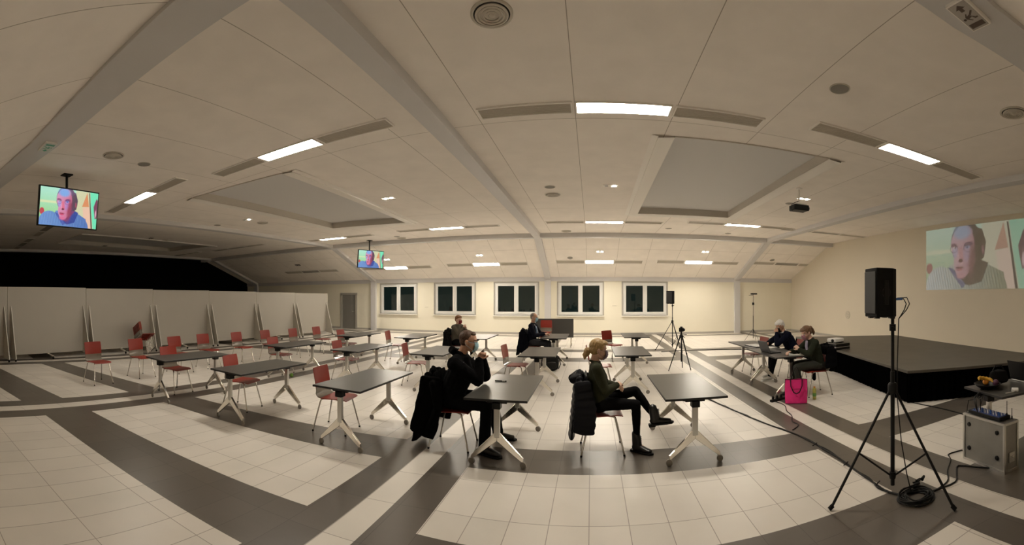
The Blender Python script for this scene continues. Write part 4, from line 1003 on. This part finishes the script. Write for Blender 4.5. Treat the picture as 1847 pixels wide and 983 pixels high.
def hand(mb, wrist, d, palm, side, k=1.0, curl=.5, spread=.10, thumb=1):
    """d towards the fingers, palm = direction the palm faces, side = +1 when the thumb lies to d x palm"""
    d = V3(d).normalized(); pn = V3(palm); pn = (pn - d*pn.dot(d)).normalized(); a = d.cross(pn)*side; w = V3(wrist)
    mb.sweep([w, w+d*.035*k, w+d*.078*k],[(.026*k,.018*k),(.037*k,.016*k),(.040*k,.013*k)], side=a, seg=12)
    for i, (off, L) in enumerate(((.030,.072),(.010,.080),(-.010,.074),(-.029,.058))):
        b = w + d*.086*k + a*off*k; dd = (d + a*spread*(1.5-i)*.35).normalized(); pts = [b-d*.02*k]; ang = 0; p = b
        pts.append(p)
        for j, fr in enumerate((.45,.32,.23)):
            ang += curl*(.75 if j == 0 else .95); q = dd*math.cos(ang)+pn*math.sin(ang); p = p+q*L*fr*k; pts.append(p)
        mb.sweep(pts,[.0098*k,.0095*k,.0088*k,.0082*k,.0072*k],seg=9)
    b = w + d*.025*k + a*.026*k; q1 = (d*.55+a*.75+pn*.3).normalized(); q2 = (d*.85+a*.30+pn*.45).normalized(); q3 = (d*.9+pn*.45).normalized()
    mb.sweep([b, b+q1*.032*k, b+q1*.032*k+q2*.028*k, b+q1*.032*k+q2*.028*k+q3*.022*k],[.0135*k,.0115*k,.0100*k,.0085*k],seg=9)

SK = mat('skin_warm', (.52,.29,.19,1), .5, noise_amt=.08, scale=25); SKP = mat('skin_pale', (.60,.38,.28,1), .5, noise_amt=.08, scale=25)
eye_w = mat('eye_white',(.7,.68,.64,1),.3)
def face_parts(t, T, k, lens=None):
    for s in (-1, 1):
        m = MB(); m.ell(T((.071,s*.031,.004)),(.012*k,.012*k,.009*k),seg=12,rings=8); m.ell(T((.080,s*.031,.003)),(.0045*k,.0055*k,.0055*k),seg=10,rings=6,mi=1); m.build('eye',[eye_w,M['blackmat']],t,smooth=60)
        m = MB(); m.sweep([T((.086,s*.014,.024)),T((.085,s*.032,.030)),T((.074,s*.050,.024))],[.003*k,.0042*k,.0025*k],seg=6); m.build('eyebrow', lens or M['blackmat'], t)
def mask(t, T, k, m_, R, band=True):
    mb = MB(); vs = []; fs = []; nx, nz = 14, 10
    for j in range(nz+1):
        v = j/nz; z = .004-.112*v
        bul = .022*math.sin(PI*min(1,v*1.05))
        for i in range(nx+1):
            a = -1+2*i/nx; w_ = .062-.016*abs(v-.4); ph = a*1.05
            x = .045 + (.060+bul*.9-.012*v)*math.cos(ph)*.98 - .012*(v>.85); y = math.sin(ph)*w_*1.16
            x += .0022*math.cos(j*PI)
            vs.append(T((x,y,z)))
    for j in range(nz):
        for i in range(nx): q = j*(nx+1)+i; fs.append((q,q+1,q+nx+2,q+nx+1))
    mb.add(vs, fs); o = mb.build('face_mask', m_, t, smooth=80); sd = o.modifiers.new('th','SOLIDIFY'); sd.thickness = .003
    if band:
        for s in (-1, 1):
            m = MB()
            m.tube([T((.066,s*.062,-.085)),T((.03,s*.082,-.06)),T((-.012,s*.088,-.035)),T((-.022,s*.090,-.01)),T((-.012,s*.088,.010)),T((.03,s*.082,.0)),T((.066,s*.062,-.006))],.0016*k,seg=5)
            m.build('ear_loop', m_, o)
    return o
def glasses(t, T, k):
    m = MB()
    for s in (-1, 1):
        pts = [T((.098-.006*abs(math.cos(q)),s*(.033+.021*math.cos(q)),.002+.015*math.sin(q))) for q in [2*PI*i/14 for i in range(15)]]; m.tube(pts,.0015*k,seg=5)
        m.tube([T((.094,s*.054,.006)),T((.05,s*.078,.006)),T((-.008,s*.084,.004))],.0015*k,seg=5)
    m.tube([T((.099,-.012,.004)),T((.101,0,.007)),T((.099,.012,.004))],.0015*k,seg=5); m.build('glasses', M['black'], t)
def shoe(t, ankle, toe_dir, m_, k=1.0, boot=0, sole=None, name='shoe', up=(0,0,1), heel=.0):
    A = V3(ankle); f = V3(toe_dir).normalized(); u = V3(up); u = (u-f*u.dot(f)).normalized(); s = u.cross(f)
    L = lambda x,y,z: A+f*x*k+s*y*k+u*z*k
    mb = MB(); mb.sweep([L(-.035,0,-.045),L(.03,0,-.045),L(.10,0,-.056),L(.175,0,-.064)],[(.034*k,.036*k),(.040*k,.042*k),(.046*k,.030*k),(.040*k,.020*k)],side=s)
    mb.sweep([L(-.012,0,-.05),L(-.015,0,.02+boot)],[(.042*k,.046*k),(.046*k,.050*k)],side=s)
    if boot: mb.sweep([L(.03,0,-.03),L(.015,0,boot*.8)],[(.036*k,.03*k),(.04*k,.035*k)],side=s)
    o = fuse(mb, name, m_, t, .007, 3)
    m = MB(); pr = [(-.078,-.030),(-.085,0),(-.078,.030),(-.03,.040),(.05,.043),(.13,.050),(.195,.040),(.222,0),(.195,-.040),(.13,-.048),(.05,-.038),(-.03,-.036)]
    Mx = Matrix(((f.x,s.x,u.x,0),(f.y,s.y,u.y,0),(f.z,s.z,u.z,0),(0,0,0,1))); b = L(0,0,-.100)
    m.prism([(x*k,y*k) for x,y in pr], .020*k+heel*.3, Matrix.Translation(b) @ Mx)
    if heel: m.prism([(x*k,y*k) for x,y in pr if x < 0]+[], .0, Matrix.Translation(b) @ Mx) if False else m.bb((-.08*k,-.034*k,-heel),(.0,.034*k,.0), M=Matrix.Translation(b) @ Mx)
    m.build('sole', sole or M['black'], o, bevel=.004)
    if boot:
        m = MB()
        for i in range(6): z = -.02+i*(boot+.03)/6; m.tube([L(.050-.12*max(0,z)*.2,-.020,z),L(.062-.12*max(0,z)*.2,0,z+.004),L(.050-.12*max(0,z)*.2,.020,z)],.003,seg=6)
        m.build('laces', M['black'], o)
    return o
def arm(mb, S, E_, W, r=(.052,.045,.040,.030)):
    S, E_, W = V3(S), V3(E_), V3(W); mb.sweep([S, S.lerp(E_,.5), E_],[r[0],r[1],r[2]],seg=14); mb.sweep([E_, E_.lerp(W,.35), W],[r[2],r[2]*.98,r[3]],seg=14)
def legp(mb, H_, K, A, r=(.085,.070,.055,.052,.036)):
    H_, K, A = V3(H_), V3(K), V3(A); mb.sweep([H_, H_.lerp(K,.5), K],[r[0],r[1],r[2]],seg=16); mb.sweep([K, K.lerp(A,.32), A],[r[2],r[3],r[4]],seg=16)

def person(p):
    """p: joints in local metres, x forward, y left; everything hangs under one person"""
    t = thing('person', p['label'], 'person', p['loc'], R8(p.get('rot',0)))
    kk = p.get('k',1.0)
    for s in 'RL':
        a_ = p['an'+s]
        if a_[2] < .14: p['an'+s] = (a_[0], a_[1], .101*kk)
        h_ = p['hip'+s]; p['hip'+s] = (h_[0], h_[1], .568)
    q_ = p['pelvis']; p['pelvis'] = (q_[0], q_[1], max(q_[2],.625))
    vx = p.get('vox',.006); k = p.get('k',1.0); R = hframe(p['look'], p.get('up',(0,0,1))); sk = p.get('skin',SK)
    P0, CH, NK, HD = V3(p['pelvis']), V3(p['chest']), V3(p['neck']), V3(p['head'])
    body = MB(); T = head_shapes(body, HD, R, k)
    body.sweep([T((-.022,0,-.03)), T((-.03,0,-.09)).lerp(NK,.5), NK],[.050*k,.050*k,.056*k])
    body.sweep([P0, P0.lerp(CH,.5), CH, CH.lerp(NK,.7)],[(.135*k,.09*k),(.115*k,.085*k),(.13*k,.09*k),(.08*k,.06*k)])
    for s in ('R','L'):
        body.sweep([NK.lerp(CH,.25), V3(p['sh'+s])],[.045*k,.042*k]); arm(body, p['sh'+s], p['el'+s], p['wr'+s], (.042*k,.038*k,.033*k,.026*k))
        hd = p['hand'+s]; hand(body, p['wr'+s], hd[0], hd[1], hd[2], .95*k, hd[3])
        legp(body, p['hip'+s], p['kn'+s], p['an'+s], (.07*k,.058*k,.046*k,.042*k,.028*k)); body.ell(V3(p['an'+s])+V3(p['toe'+s]).normalized()*.05-V3((0,0,.04)),(.05,.03,.03))
    b = fuse(body, 'body', sk, t, vx, 2)
    # top garment
    g = MB(); q = p.get('bulk',1.0)*1.12
    g.sweep([P0+V3((0,0,-.02)), P0.lerp(CH,.5), CH, CH.lerp(NK,.62)],[(.168*q,.122*q),(.150*q,.118*q),(.172*q,.118*q),(.105*q,.078*q)])
    for s in ('R','L'):
        S = V3(p['sh'+s]); W = V3(p['wr'+s]); E_ = V3(p['el'+s]); g.sweep([NK.lerp(CH,.22), S],[(.058*q,.058*q),(.062*q,.062*q)]); arm(g, S, E_, E_.lerp(W,.97), (.063*q,.056*q,.051*q,.036*q))
    if p.get('hood'):
        g.sweep([NK+R.to_3x3()@V3((-.09,-.07,.02)), NK+R.to_3x3()@V3((-.115,0,.03)), NK+R.to_3x3()@V3((-.09,.07,.02))],[.04,.052,.04])
        g.sweep([NK+V3((.02,-.075,.0)),NK+V3((-.06,-.06,.03)),NK+V3((-.06,.06,.03)),NK+V3((.02,.075,.0))],[.03,.035,.035,.03])
    else:
        pts = [NK+R.to_3x3()@V3((.058*math.cos(a_),.062*math.sin(a_),.005)) for a_ in [2*PI*i/12 for i in range(13)]]; g.sweep(pts,[.014]*13,seg=8)
    fuse(g, p['topname'], p['top'], t, max(vx*1.2,.008), 5, p.get('wr',.006), 11, p.get('seed',0))
    # trousers
    g = MB(); H2 = P0+V3((0,0,-.03)); g.sweep([V3(p['hipR'])+V3((-.02,0,0)), V3(p['hipL'])+V3((-.02,0,0))],[.105,.105]); lr = p.get('legr',1.0)
    for s in ('R','L'): legp(g, p['hip'+s], p['kn'+s], V3(p['kn'+s]).lerp(V3(p['an'+s]),p.get('hem',.96)), (.098*lr,.082*lr,.065*lr,.062*lr,.048*lr*p.get('ankw',1)))
    fuse(g, 'trousers', p['bottom'], t, max(vx*1.2,.008), 5, .005, 12, 5)
    for s in ('R','L'): shoe(t, p['an'+s], p['toe'+s], p['shoe'], k, p.get('boot',0), p.get('sole'), p.get('shoename','shoe'), p.get('shoeup'+s,(0,0,1)), p.get('heel',0))
    face_parts(t, T, k, p['hairm'])
    # hair: shell over the skull
    hm = MB(); st = p['hair']
    Eh = lambda pt, r: hm.ell(T(pt), [a_*k for a_ in r], M=R, seg=18, rings=12)
    if st == 'short':
        Eh((-.022,0,.040),(.092,.0795,.084)); Eh((-.040,0,.005),(.064,.0775,.07)); Eh((.034,0,.086),(.040,.056,.024))
    elif st == 'cropped':
        Eh((-.026,0,.042),(.091,.079,.081)); Eh((-.045,0,.005),(.062,.076,.06))
    elif st == 'thick':
        Eh((-.022,0,.048),(.100,.086,.090)); Eh((-.045,0,.005),(.075,.084,.075)); Eh((.035,0,.085),(.055,.072,.04))
    elif st == 'tied':
        Eh((-.020,0,.042),(.103,.086,.092)); Eh((-.045,0,.0),(.075,.080,.07)); Eh((.045,0,.080),(.055,.070,.040)); Eh((.035,.055,.02),(.045,.028,.06)); Eh((.035,-.055,.02),(.045,.028,.06))
        bx_ = p.get('bun',((-.14,0,-.02),(.048,.042,.052))); Eh(bx_[0], bx_[1]); hm.sweep([T((-.09,0,.0)),T(bx_[0])],[.03,.024])
        if p.get('tail'): hm.sweep([T(bx_[0])]+[T(q_) for q_ in p['tail']],[.034]+[.030]*(len(p['tail'])-1)+[.014])
    h = fuse(hm, 'hair', p['hairm'], t, .005, 1, .007 if st == 'thick' else .004, 45, 9)
    # keep hair off the face
    me = h.data; bm = bmesh.new(); bm.from_mesh(me); Ri = R.inverted()
    kill = []
    for v_ in bm.verts:
        l = Ri @ ((v_.co-HD)/k)
        side_lim = -.005 if st != 'tied' else .012
        if l.x > .048+ (l.z-.05)*.35 and l.z < .072: kill.append(v_)
        elif l.x > side_lim+.025 and l.z < (.045 if st != 'tied' else .005) and abs(l.y) > .03: kill.append(v_)
        elif abs(l.y) > .066 and l.z < -.0 and l.x > -.028: kill.append(v_)
    bmesh.ops.delete(bm, geom=kill, context='VERTS'); bm.to_mesh(me); bm.free()
    if st == 'tied':
        m = MB(); c_ = T((bx_[0][0]*.72,0,bx_[0][2]*.6)); m.lathe([(.030,-.008),(.036,0),(.030,.008)], org=c_, axis=(T(bx_[0])-T((-.09,0,0))), seg=18); m.build('hair_tie', M['black'], t)
    if p.get('mask'): mask(t, T, k, p['mask'], R)
    if p.get('glasses'): glasses(t, T, k)
    return t, T, R

black_cloth = mat('black_hoodie',(.0035,.0035,.004,1),.9,spec=.06); black_denim = mat('black_trousers',(.0045,.0045,.005,1),.85,spec=.08)
green_knit = mat('olive_knit',(.030,.032,.016,1),.9,spec=.2,noise_amt=.2,scale=120); black_leather = mat('black_leather',(.012,.011,.010,1),.35)
brown_hair = mat('brown_hair',(.075,.035,.018,1),.55,noise_amt=.35,scale=90,stretch=(1,1,.3)); blond = mat('dark_blond_hair',(.34,.22,.085,1),.5,noise_amt=.4,scale=80,stretch=(1,1,.3))
mask_blue = mat('surgical_blue',(.36,.60,.70,1),.7); mask_red = mat('dark_red_mask',(.16,.01,.015,1),.8); mask_lilac = mat('muted_mask',(.20,.15,.19,1),.8,noise_amt=.5,scale=60)

def flr(x): return x
# --- man in black, elbows on the table, hands folded before the mouth
mp = dict(label='man in black hoodie and blue mask, elbows on table, hands folded at chin', loc=(-1.66,4.80,0), rot=3, look=(1,.10,-.12), k=1.10, vox=.0055,
 pelvis=(-.05,0,.60), chest=(.095,0,.89), neck=(.090,0,1.115), head=(.185,0,1.270),
 shR=(.06,-.20,1.02), shL=(.07,.20,1.02), elR=(.33,-.12,.822), elL=(.36,.15,.822), wrR=(.330,-.060,1.055), wrL=(.345,.065,1.06),
 handR=((.15,.55,.62),(.15,.75,-.3),-1,.85), handL=((.15,-.45,.62),(.1,-.75,-.2),1,.85),
 hipR=(-.02,-.10,.53), hipL=(-.02,.10,.53), knR=(.44,-.16,.545), knL=(.45,.17,.545), anR=(.43,-.25,.115), anL=(.50,.26,.115), toeR=(.9,-.35,0), toeL=(1,.1,0),
 top=black_cloth, topname='hoodie', bulk=1.24, wr=.008, hood=True, bottom=black_denim, legr=1.10, ankw=1.35, hem=.99, shoe=mat('black_trainer',(.015,.014,.014,1),.5), skin=SK, hair='short', hairm=brown_hair, mask=mask_blue, glasses=True)
t, T, R = person(mp)
m = MB(); m.sweep([(.155,-.125,1.03),(.165,-.13,.93),(.16,-.128,.86)],[.006,.006,.005],seg=6); m.build('hood_cord', mat('grey_cord',(.5,.5,.52,1),.6), t)

# --- woman in olive green, legs crossed
wp = dict(label='woman in an olive jumper with tied blond hair and black boots, legs crossed', loc=(.14,4.89,0), rot=2, look=(1,.12,-.16), k=1.0, vox=.0055,
 pelvis=(-.06,0,.58), chest=(-.07,0,.86), neck=(-.10,0,1.045), head=(-.055,0,1.185),
 shR=(-.085,-.165,.985), shL=(-.085,.165,.985), elR=(.01,-.215,.735), elL=(.04,.19,.74), wrR=(.155,-.085,.785), wrL=(.17,.045,.745),
 handR=((.55,.8,.05),(-.4,.2,-.7),-1,.7), handL=((.45,-.8,.1),(-.5,-.3,-.5),1,.7),
 hipR=(-.03,-.09,.53), hipL=(-.03,.09,.54), knR=(.375,-.10,.555), knL=(.385,.02,.685), anR=(.385,-.11,.115), anL=(.60,-.09,.395), toeR=(.78,-.62,0), toeL=(.97,-.1,.10), shoeupL=(-.35,.0,.95),
 top=green_knit, topname='jumper', bulk=.93, wr=.005, bottom=black_denim, legr=.86, ankw=.85, hem=.95, shoe=black_leather, boot=.09, shoename='boot', heel=.012, skin=SKP, hair='tied', hairm=blond, mask=mask_lilac,
 bun=((-.135,0,-.045),(.040,.040,.055)), tail=[(-.155,0,-.085),(-.150,0,-.125)])
person(wp)

# --- woman in the red mask, far table
person(dict(label='woman with short auburn hair, dark red mask and grey cardigan holding her hands up', loc=(-3.72,11.05,0), rot=-20, look=(1,-.2,-.10), vox=.010,
 pelvis=(-.05,0,.60), chest=(-.02,0,.87), neck=(0,0,1.04), head=(.045,0,1.175), shR=(0,-.17,.98), shL=(0,.17,.98), elR=(.20,-.20,.815), elL=(.20,.19,.815), wrR=(.24,-.04,.96), wrL=(.25,.03,.93),
 handR=((.1,.3,.8),(.2,.8,0),-1,.9), handL=((.1,-.3,.8),(.2,-.8,0),1,.9), hipR=(-.02,-.09,.53), hipL=(-.02,.09,.53), knR=(.40,-.12,.54), knL=(.40,.12,.54), anR=(.40,-.13,.115), anL=(.42,.14,.115), toeR=(1,0,0), toeL=(1,0,0),
 top=mat('grey_cardigan',(.085,.070,.050,1),.9,noise_amt=.3,scale=60), topname='cardigan', bottom=black_denim, shoe=black_leather, skin=SKP, hair='thick', hairm=mat('auburn_hair',(.22,.09,.025,1),.5,noise_amt=.3,scale=80), mask=mask_red))

# --- suited man with blue mask, phone in hand
suit = mat('navy_suit',(.005,.006,.012,1),.8,spec=.1); shirt = mat('pale_blue_shirt',(.18,.26,.38,1),.7)
t, T, R = person(dict(label='grey haired man in a dark suit, blue mask and white lanyard at a far table', loc=(-1.64,11.45,0), rot=-8, look=(1,-.25,-.06), k=1.05, vox=.010,
 pelvis=(-.05,0,.60), chest=(-.01,0,.90), neck=(.0,0,1.09), head=(.04,0,1.245), shR=(.0,-.19,1.02), shL=(.0,.19,1.02), elR=(.12,-.25,.76), elL=(.16,.22,.78), wrR=(.36,-.10,.80), wrL=(.38,.03,.80),
 handR=((.7,.55,.1),(.1,.5,-.6),-1,.8), handL=((.8,-.4,.1),(.1,-.5,-.6),1,.8), hipR=(-.02,-.10,.53), hipL=(-.02,.10,.53), knR=(.43,-.14,.54), knL=(.43,.14,.54), anR=(.42,-.15,.115), anL=(.46,.15,.115), toeR=(1,-.1,0), toeL=(1,0,0),
 top=suit, topname='jacket', bulk=1.05, bottom=mat('dark_suit_trousers',(.010,.010,.014,1),.8), legr=1.05, ankw=1.2, shoe=black_leather, skin=SK, hair='cropped', hairm=mat('grey_hair',(.22,.19,.16,1),.6,noise_amt=.3,scale=80), mask=mask_blue, glasses=True))
m = MB(); m.sweep([(.105,-.055,.99),(.125,-.05,.90),(.115,-.02,.80)],[(.05,.02),(.055,.022),(.045,.02)]); m.build('shirt_front', shirt, t, smooth=60)
m = MB(); m.tube([(-.03,-.07,1.09),(.06,-.075,1.06),(.13,-.055,.97),(.155,-.03,.86),(.16,-.02,.82)],.007); m.build('lanyard', mat('white_band',(.7,.7,.72,1),.6), t)

# --- white haired man writing at the stage table (faces -x)
t, T, R = person(dict(label='white haired man in a navy blazer and black mask, chin on hand, reading', loc=(4.36,8.30,0), rot=178, look=(1,.35,-.62), k=1.04, vox=.009,
 pelvis=(-.04,0,.60), chest=(.10,0,.87), neck=(.20,0,1.04), head=(.285,0,1.165), shR=(.16,-.19,.98), shL=(.16,.19,.98), elR=(.46,-.20,.78), elL=(.44,.20,.785), wrR=(.58,.0,.80), wrL=(.40,.085,1.02),
 handR=((.5,.8,0),(0,.2,-1),-1,.6), handL=((-.15,-.35,.9),(-.2,-.8,.0),1,1.0), hipR=(.0,-.10,.53), hipL=(.0,.10,.53), knR=(.44,-.13,.545), knL=(.46,.15,.545), anR=(.46,-.12,.13), anL=(.60,.18,.115), toeR=(1,0,0), toeL=(1,.1,0),
 top=mat('navy_blazer',(.004,.0055,.015,1),.85,spec=.1), topname='blazer', bulk=1.08, wr=.008, bottom=black_denim, legr=1.05, ankw=1.2, shoe=mat('pale_trainer',(.55,.53,.48,1),.5), sole=paper, skin=SK, hair='thick', hairm=mat('white_hair',(.72,.70,.66,1),.6,noise_amt=.15,scale=80), mask=M['blackmat']))
m = MB(); pts = [V3((.20,0,1.04))+R.to_3x3()@V3((.064*math.cos(a_),.066*math.sin(a_),.012)) for a_ in [2*PI*i/12 for i in range(13)]]; m.sweep(pts,[.013]*13,seg=8); m.build('shirt_collar', paper, t)

# --- woman writing at the laptop table
t, T, R = person(dict(label='woman with a brown ponytail, patterned mask and dark green blazer writing at laptop table', loc=(3.98,6.63,0), rot=172, look=(1,.25,-.50), k=1.0, vox=.008,
 pelvis=(-.03,0,.59), chest=(.03,0,.87), neck=(.095,0,1.03), head=(.175,0,1.15), shR=(.06,-.17,.975), shL=(.06,.17,.975), elR=(.26,-.22,.79), elL=(.22,.24,.78), wrR=(.44,-.12,.80), wrL=(.36,.12,.86),
 handR=((.8,.5,-.1),(0,.2,-1),-1,.7), handL=((.5,-.4,.6),(.2,-.8,0),1,1.0), hipR=(-.02,-.09,.53), hipL=(-.02,.09,.53), knR=(.41,-.13,.545), knL=(.41,.13,.545), anR=(.40,-.13,.115), anL=(.34,.14,.115), toeR=(1,0,0), toeL=(1,0,0),
 top=mat('dark_green_blazer',(.020,.023,.014,1),.85,spec=.1,noise_amt=.15,scale=60), topname='blazer', bottom=mat('dark_green_trousers',(.022,.024,.017,1),.85), shoe=black_leather, skin=SKP, hair='tied', hairm=mat('chestnut_hair',(.13,.065,.028,1),.5,noise_amt=.4,scale=80,stretch=(1,1,.3)),
 mask=mat('floral_mask',(.34,.16,.20,1),.8,noise_amt=1.0,scale=90), bun=((-.125,0,.035),(.040,.038,.040)), tail=[(-.150,0,-.01),(-.152,0,-.07),(-.14,0,-.11)]))
m = MB(); m.sweep([(.165,0,.99),(.17,0,.90),(.15,0,.80)],[(.05,.02),(.055,.022),(.05,.02)]); m.build('blouse', mat('lilac_blouse',(.30,.27,.36,1),.8), t, smooth=60)
m = MB(); m.sweep([(.02,.09,1.035),(.05,-.0,1.055),(.02,-.09,1.035)],[.014,.018,.014]); m.sweep([(.02,.09,1.035),(.10,.10,1.01)],[.014,.012]); m.build('collar', mat('tan_scarf',(.42,.28,.17,1),.8), t, smooth=60)
m = MB(); m.tube([(3.63,6.70,.775),(3.60,6.72,.86)],.004); 
t = m.build('pen', M['black'], None); tag(t, 'thin black pen held upright over the notebook by the writing woman', 'pen')

# ------------------------------------------------------------------ coats over chair backs
def coat(loc, rot, label, m_, drop, quilt=False, name='coat', width=.46, tail=.0, near=-1, wid=0):
    """hangs over the chair back (back at x -.22 to -.27) with its fronts falling along both sides"""
    t = thing(name, label, 'jacket', loc, R8(rot)); g = MB(); zt = .885; w2 = width/2
    g.sweep([(-.262,-w2+.04,zt-.02),(-.270,0,zt+.005),(-.262,w2-.04,zt-.02)],[.045,.048,.045],seg=14)
    zs = [zt-.04-(zt-drop-.04)*i/22 for i in range(23)]
    P_ = []; R_ = []
    for i, z in enumerate(zs):
        f = i/22; P_.append((-.295-.06*f-tail*f*f, 0, z)); R_.append((w2*(1+.08*f), .034+(.010*math.sin(i*2.1) if quilt else 0)))
    g.sweep(P_, R_, side=(0,1,0), seg=28)
    for s in (-1, 1):
        P_ = []; R_ = []
        for i, z in enumerate(zs[:(20 if s == near else 17)]):
            f = i/22; b_ = .010*math.sin(i*2.1+s) if quilt else .004*math.sin(i*.9)
            P_.append((-.235+wid*.5-tail*f*1.6+.035*math.sin(f*3), s*(w2+.012+.02*f), z)); R_.append((.095+wid*.6+.035*math.sin(f*2.6)+b_*.6, .026+b_))
        g.sweep(P_, R_, side=(1,0,0), seg=18)
    g.sweep([(-.185,-w2+.03,zt-.06),(-.200,0,zt-.07),(-.185,w2-.03,zt-.06)],[(.09,.018)]*3,side=(0,0,1),seg=12)
    if not quilt: g.sweep([(-.16,near*(w2+.03),zt-.10),(-.10,near*(w2+.05),zt-.38),(-.14-tail,near*(w2+.045),zt-.66)],[.055,.055,.040],seg=12)
    o = fuse(g, 'coat_body', m_, t, .008, 3, .010 if not quilt else .003, 8, 3)
    m = MB(); m.sweep([(-.235,-.08,zt+.02),(-.262,0,zt+.045),(-.235,.08,zt+.02)],[.024,.028,.024],seg=12); m.build('coat_collar', m_, t, smooth=60)
    if quilt:
        m = MB(); m.sweep([(-.27,-.14,zt-.0),(-.335,-.10,zt-.03),(-.345,.02,zt-.04),(-.28,.12,zt)],[.045,.052,.052,.045],seg=12); m.build('hood', m_, t, smooth=60)
    return t
coat((-1.66,4.78,0), 2, 'long black coat draped over the chair of the man in black, nearly touching the floor', mat('black_wool',(.003,.003,.003,1),.95,spec=.04), .07, name='coat', width=.46, tail=.10, wid=.07)
coat((.12,4.89,0), 2, 'dark navy padded jacket hanging over the chair of the woman in green', mat('navy_nylon',(.0035,.004,.007,1),.5,spec=.2), .20, quilt=True, name='padded_jacket', width=.44)
coat((-3.74,11.05,0), 0, 'dark jacket over the chair of the woman in the red mask', mat('dark_fabric_jacket',(.005,.0055,.006,1),.9,spec=.06), .35, name='jacket', width=.44)
coat((-1.66,11.45,0), 0, 'dark coat over the chair of the suited man, hanging low', mat('midnight_coat',(.004,.0045,.007,1),.9,spec=.06), .22, name='coat', width=.46, tail=.05)
coat((3.98,6.63,0), 178, 'black jacket over the chair of the writing woman beside the stage', mat('black_jacket_cloth',(.003,.003,.0035,1),.9,spec=.05), .42, name='jacket', width=.46)
EXPOSURE = 2.4
# ------------------------------------------------------------------ camera (a panorama sweep) and render look
cam = bpy.data.cameras.new('camera'); co = bpy.data.objects.new('camera', cam); C.objects.link(co)
co.location = (0, 0, 1.8); co.rotation_euler = (PI/2, 0, 0)
cam.type = 'PANO'; cam.panorama_type = 'CENTRAL_CYLINDRICAL'
cam.central_cylindrical_radius = 1
cam.central_cylindrical_range_u_min = -1067/745; cam.central_cylindrical_range_u_max = (1847-1067)/745
cam.central_cylindrical_range_v_min = -(983-537)/745; cam.central_cylindrical_range_v_max = 537/745
cam.clip_start = .02; cam.clip_end = 200
sc = bpy.context.scene; sc.camera = co
w = bpy.data.worlds.new('night'); sc.world = w; w.use_nodes = True
w.node_tree.nodes['Background'].inputs[0].default_value = (.0015,.0025,.0022,1); w.node_tree.nodes['Background'].inputs[1].default_value = 1
sc.view_settings.view_transform = 'Standard'; sc.view_settings.look = 'None'; sc.view_settings.gamma = 1; sc.view_settings.exposure = EXPOSURE
sc.view_settings.use_curve_mapping = False
sc.cycles.use_denoising = True; sc.cycles.max_bounces = 10; sc.cycles.diffuse_bounces = 8; sc.cycles.glossy_bounces = 4; sc.cycles.sample_clamp_indirect = 6
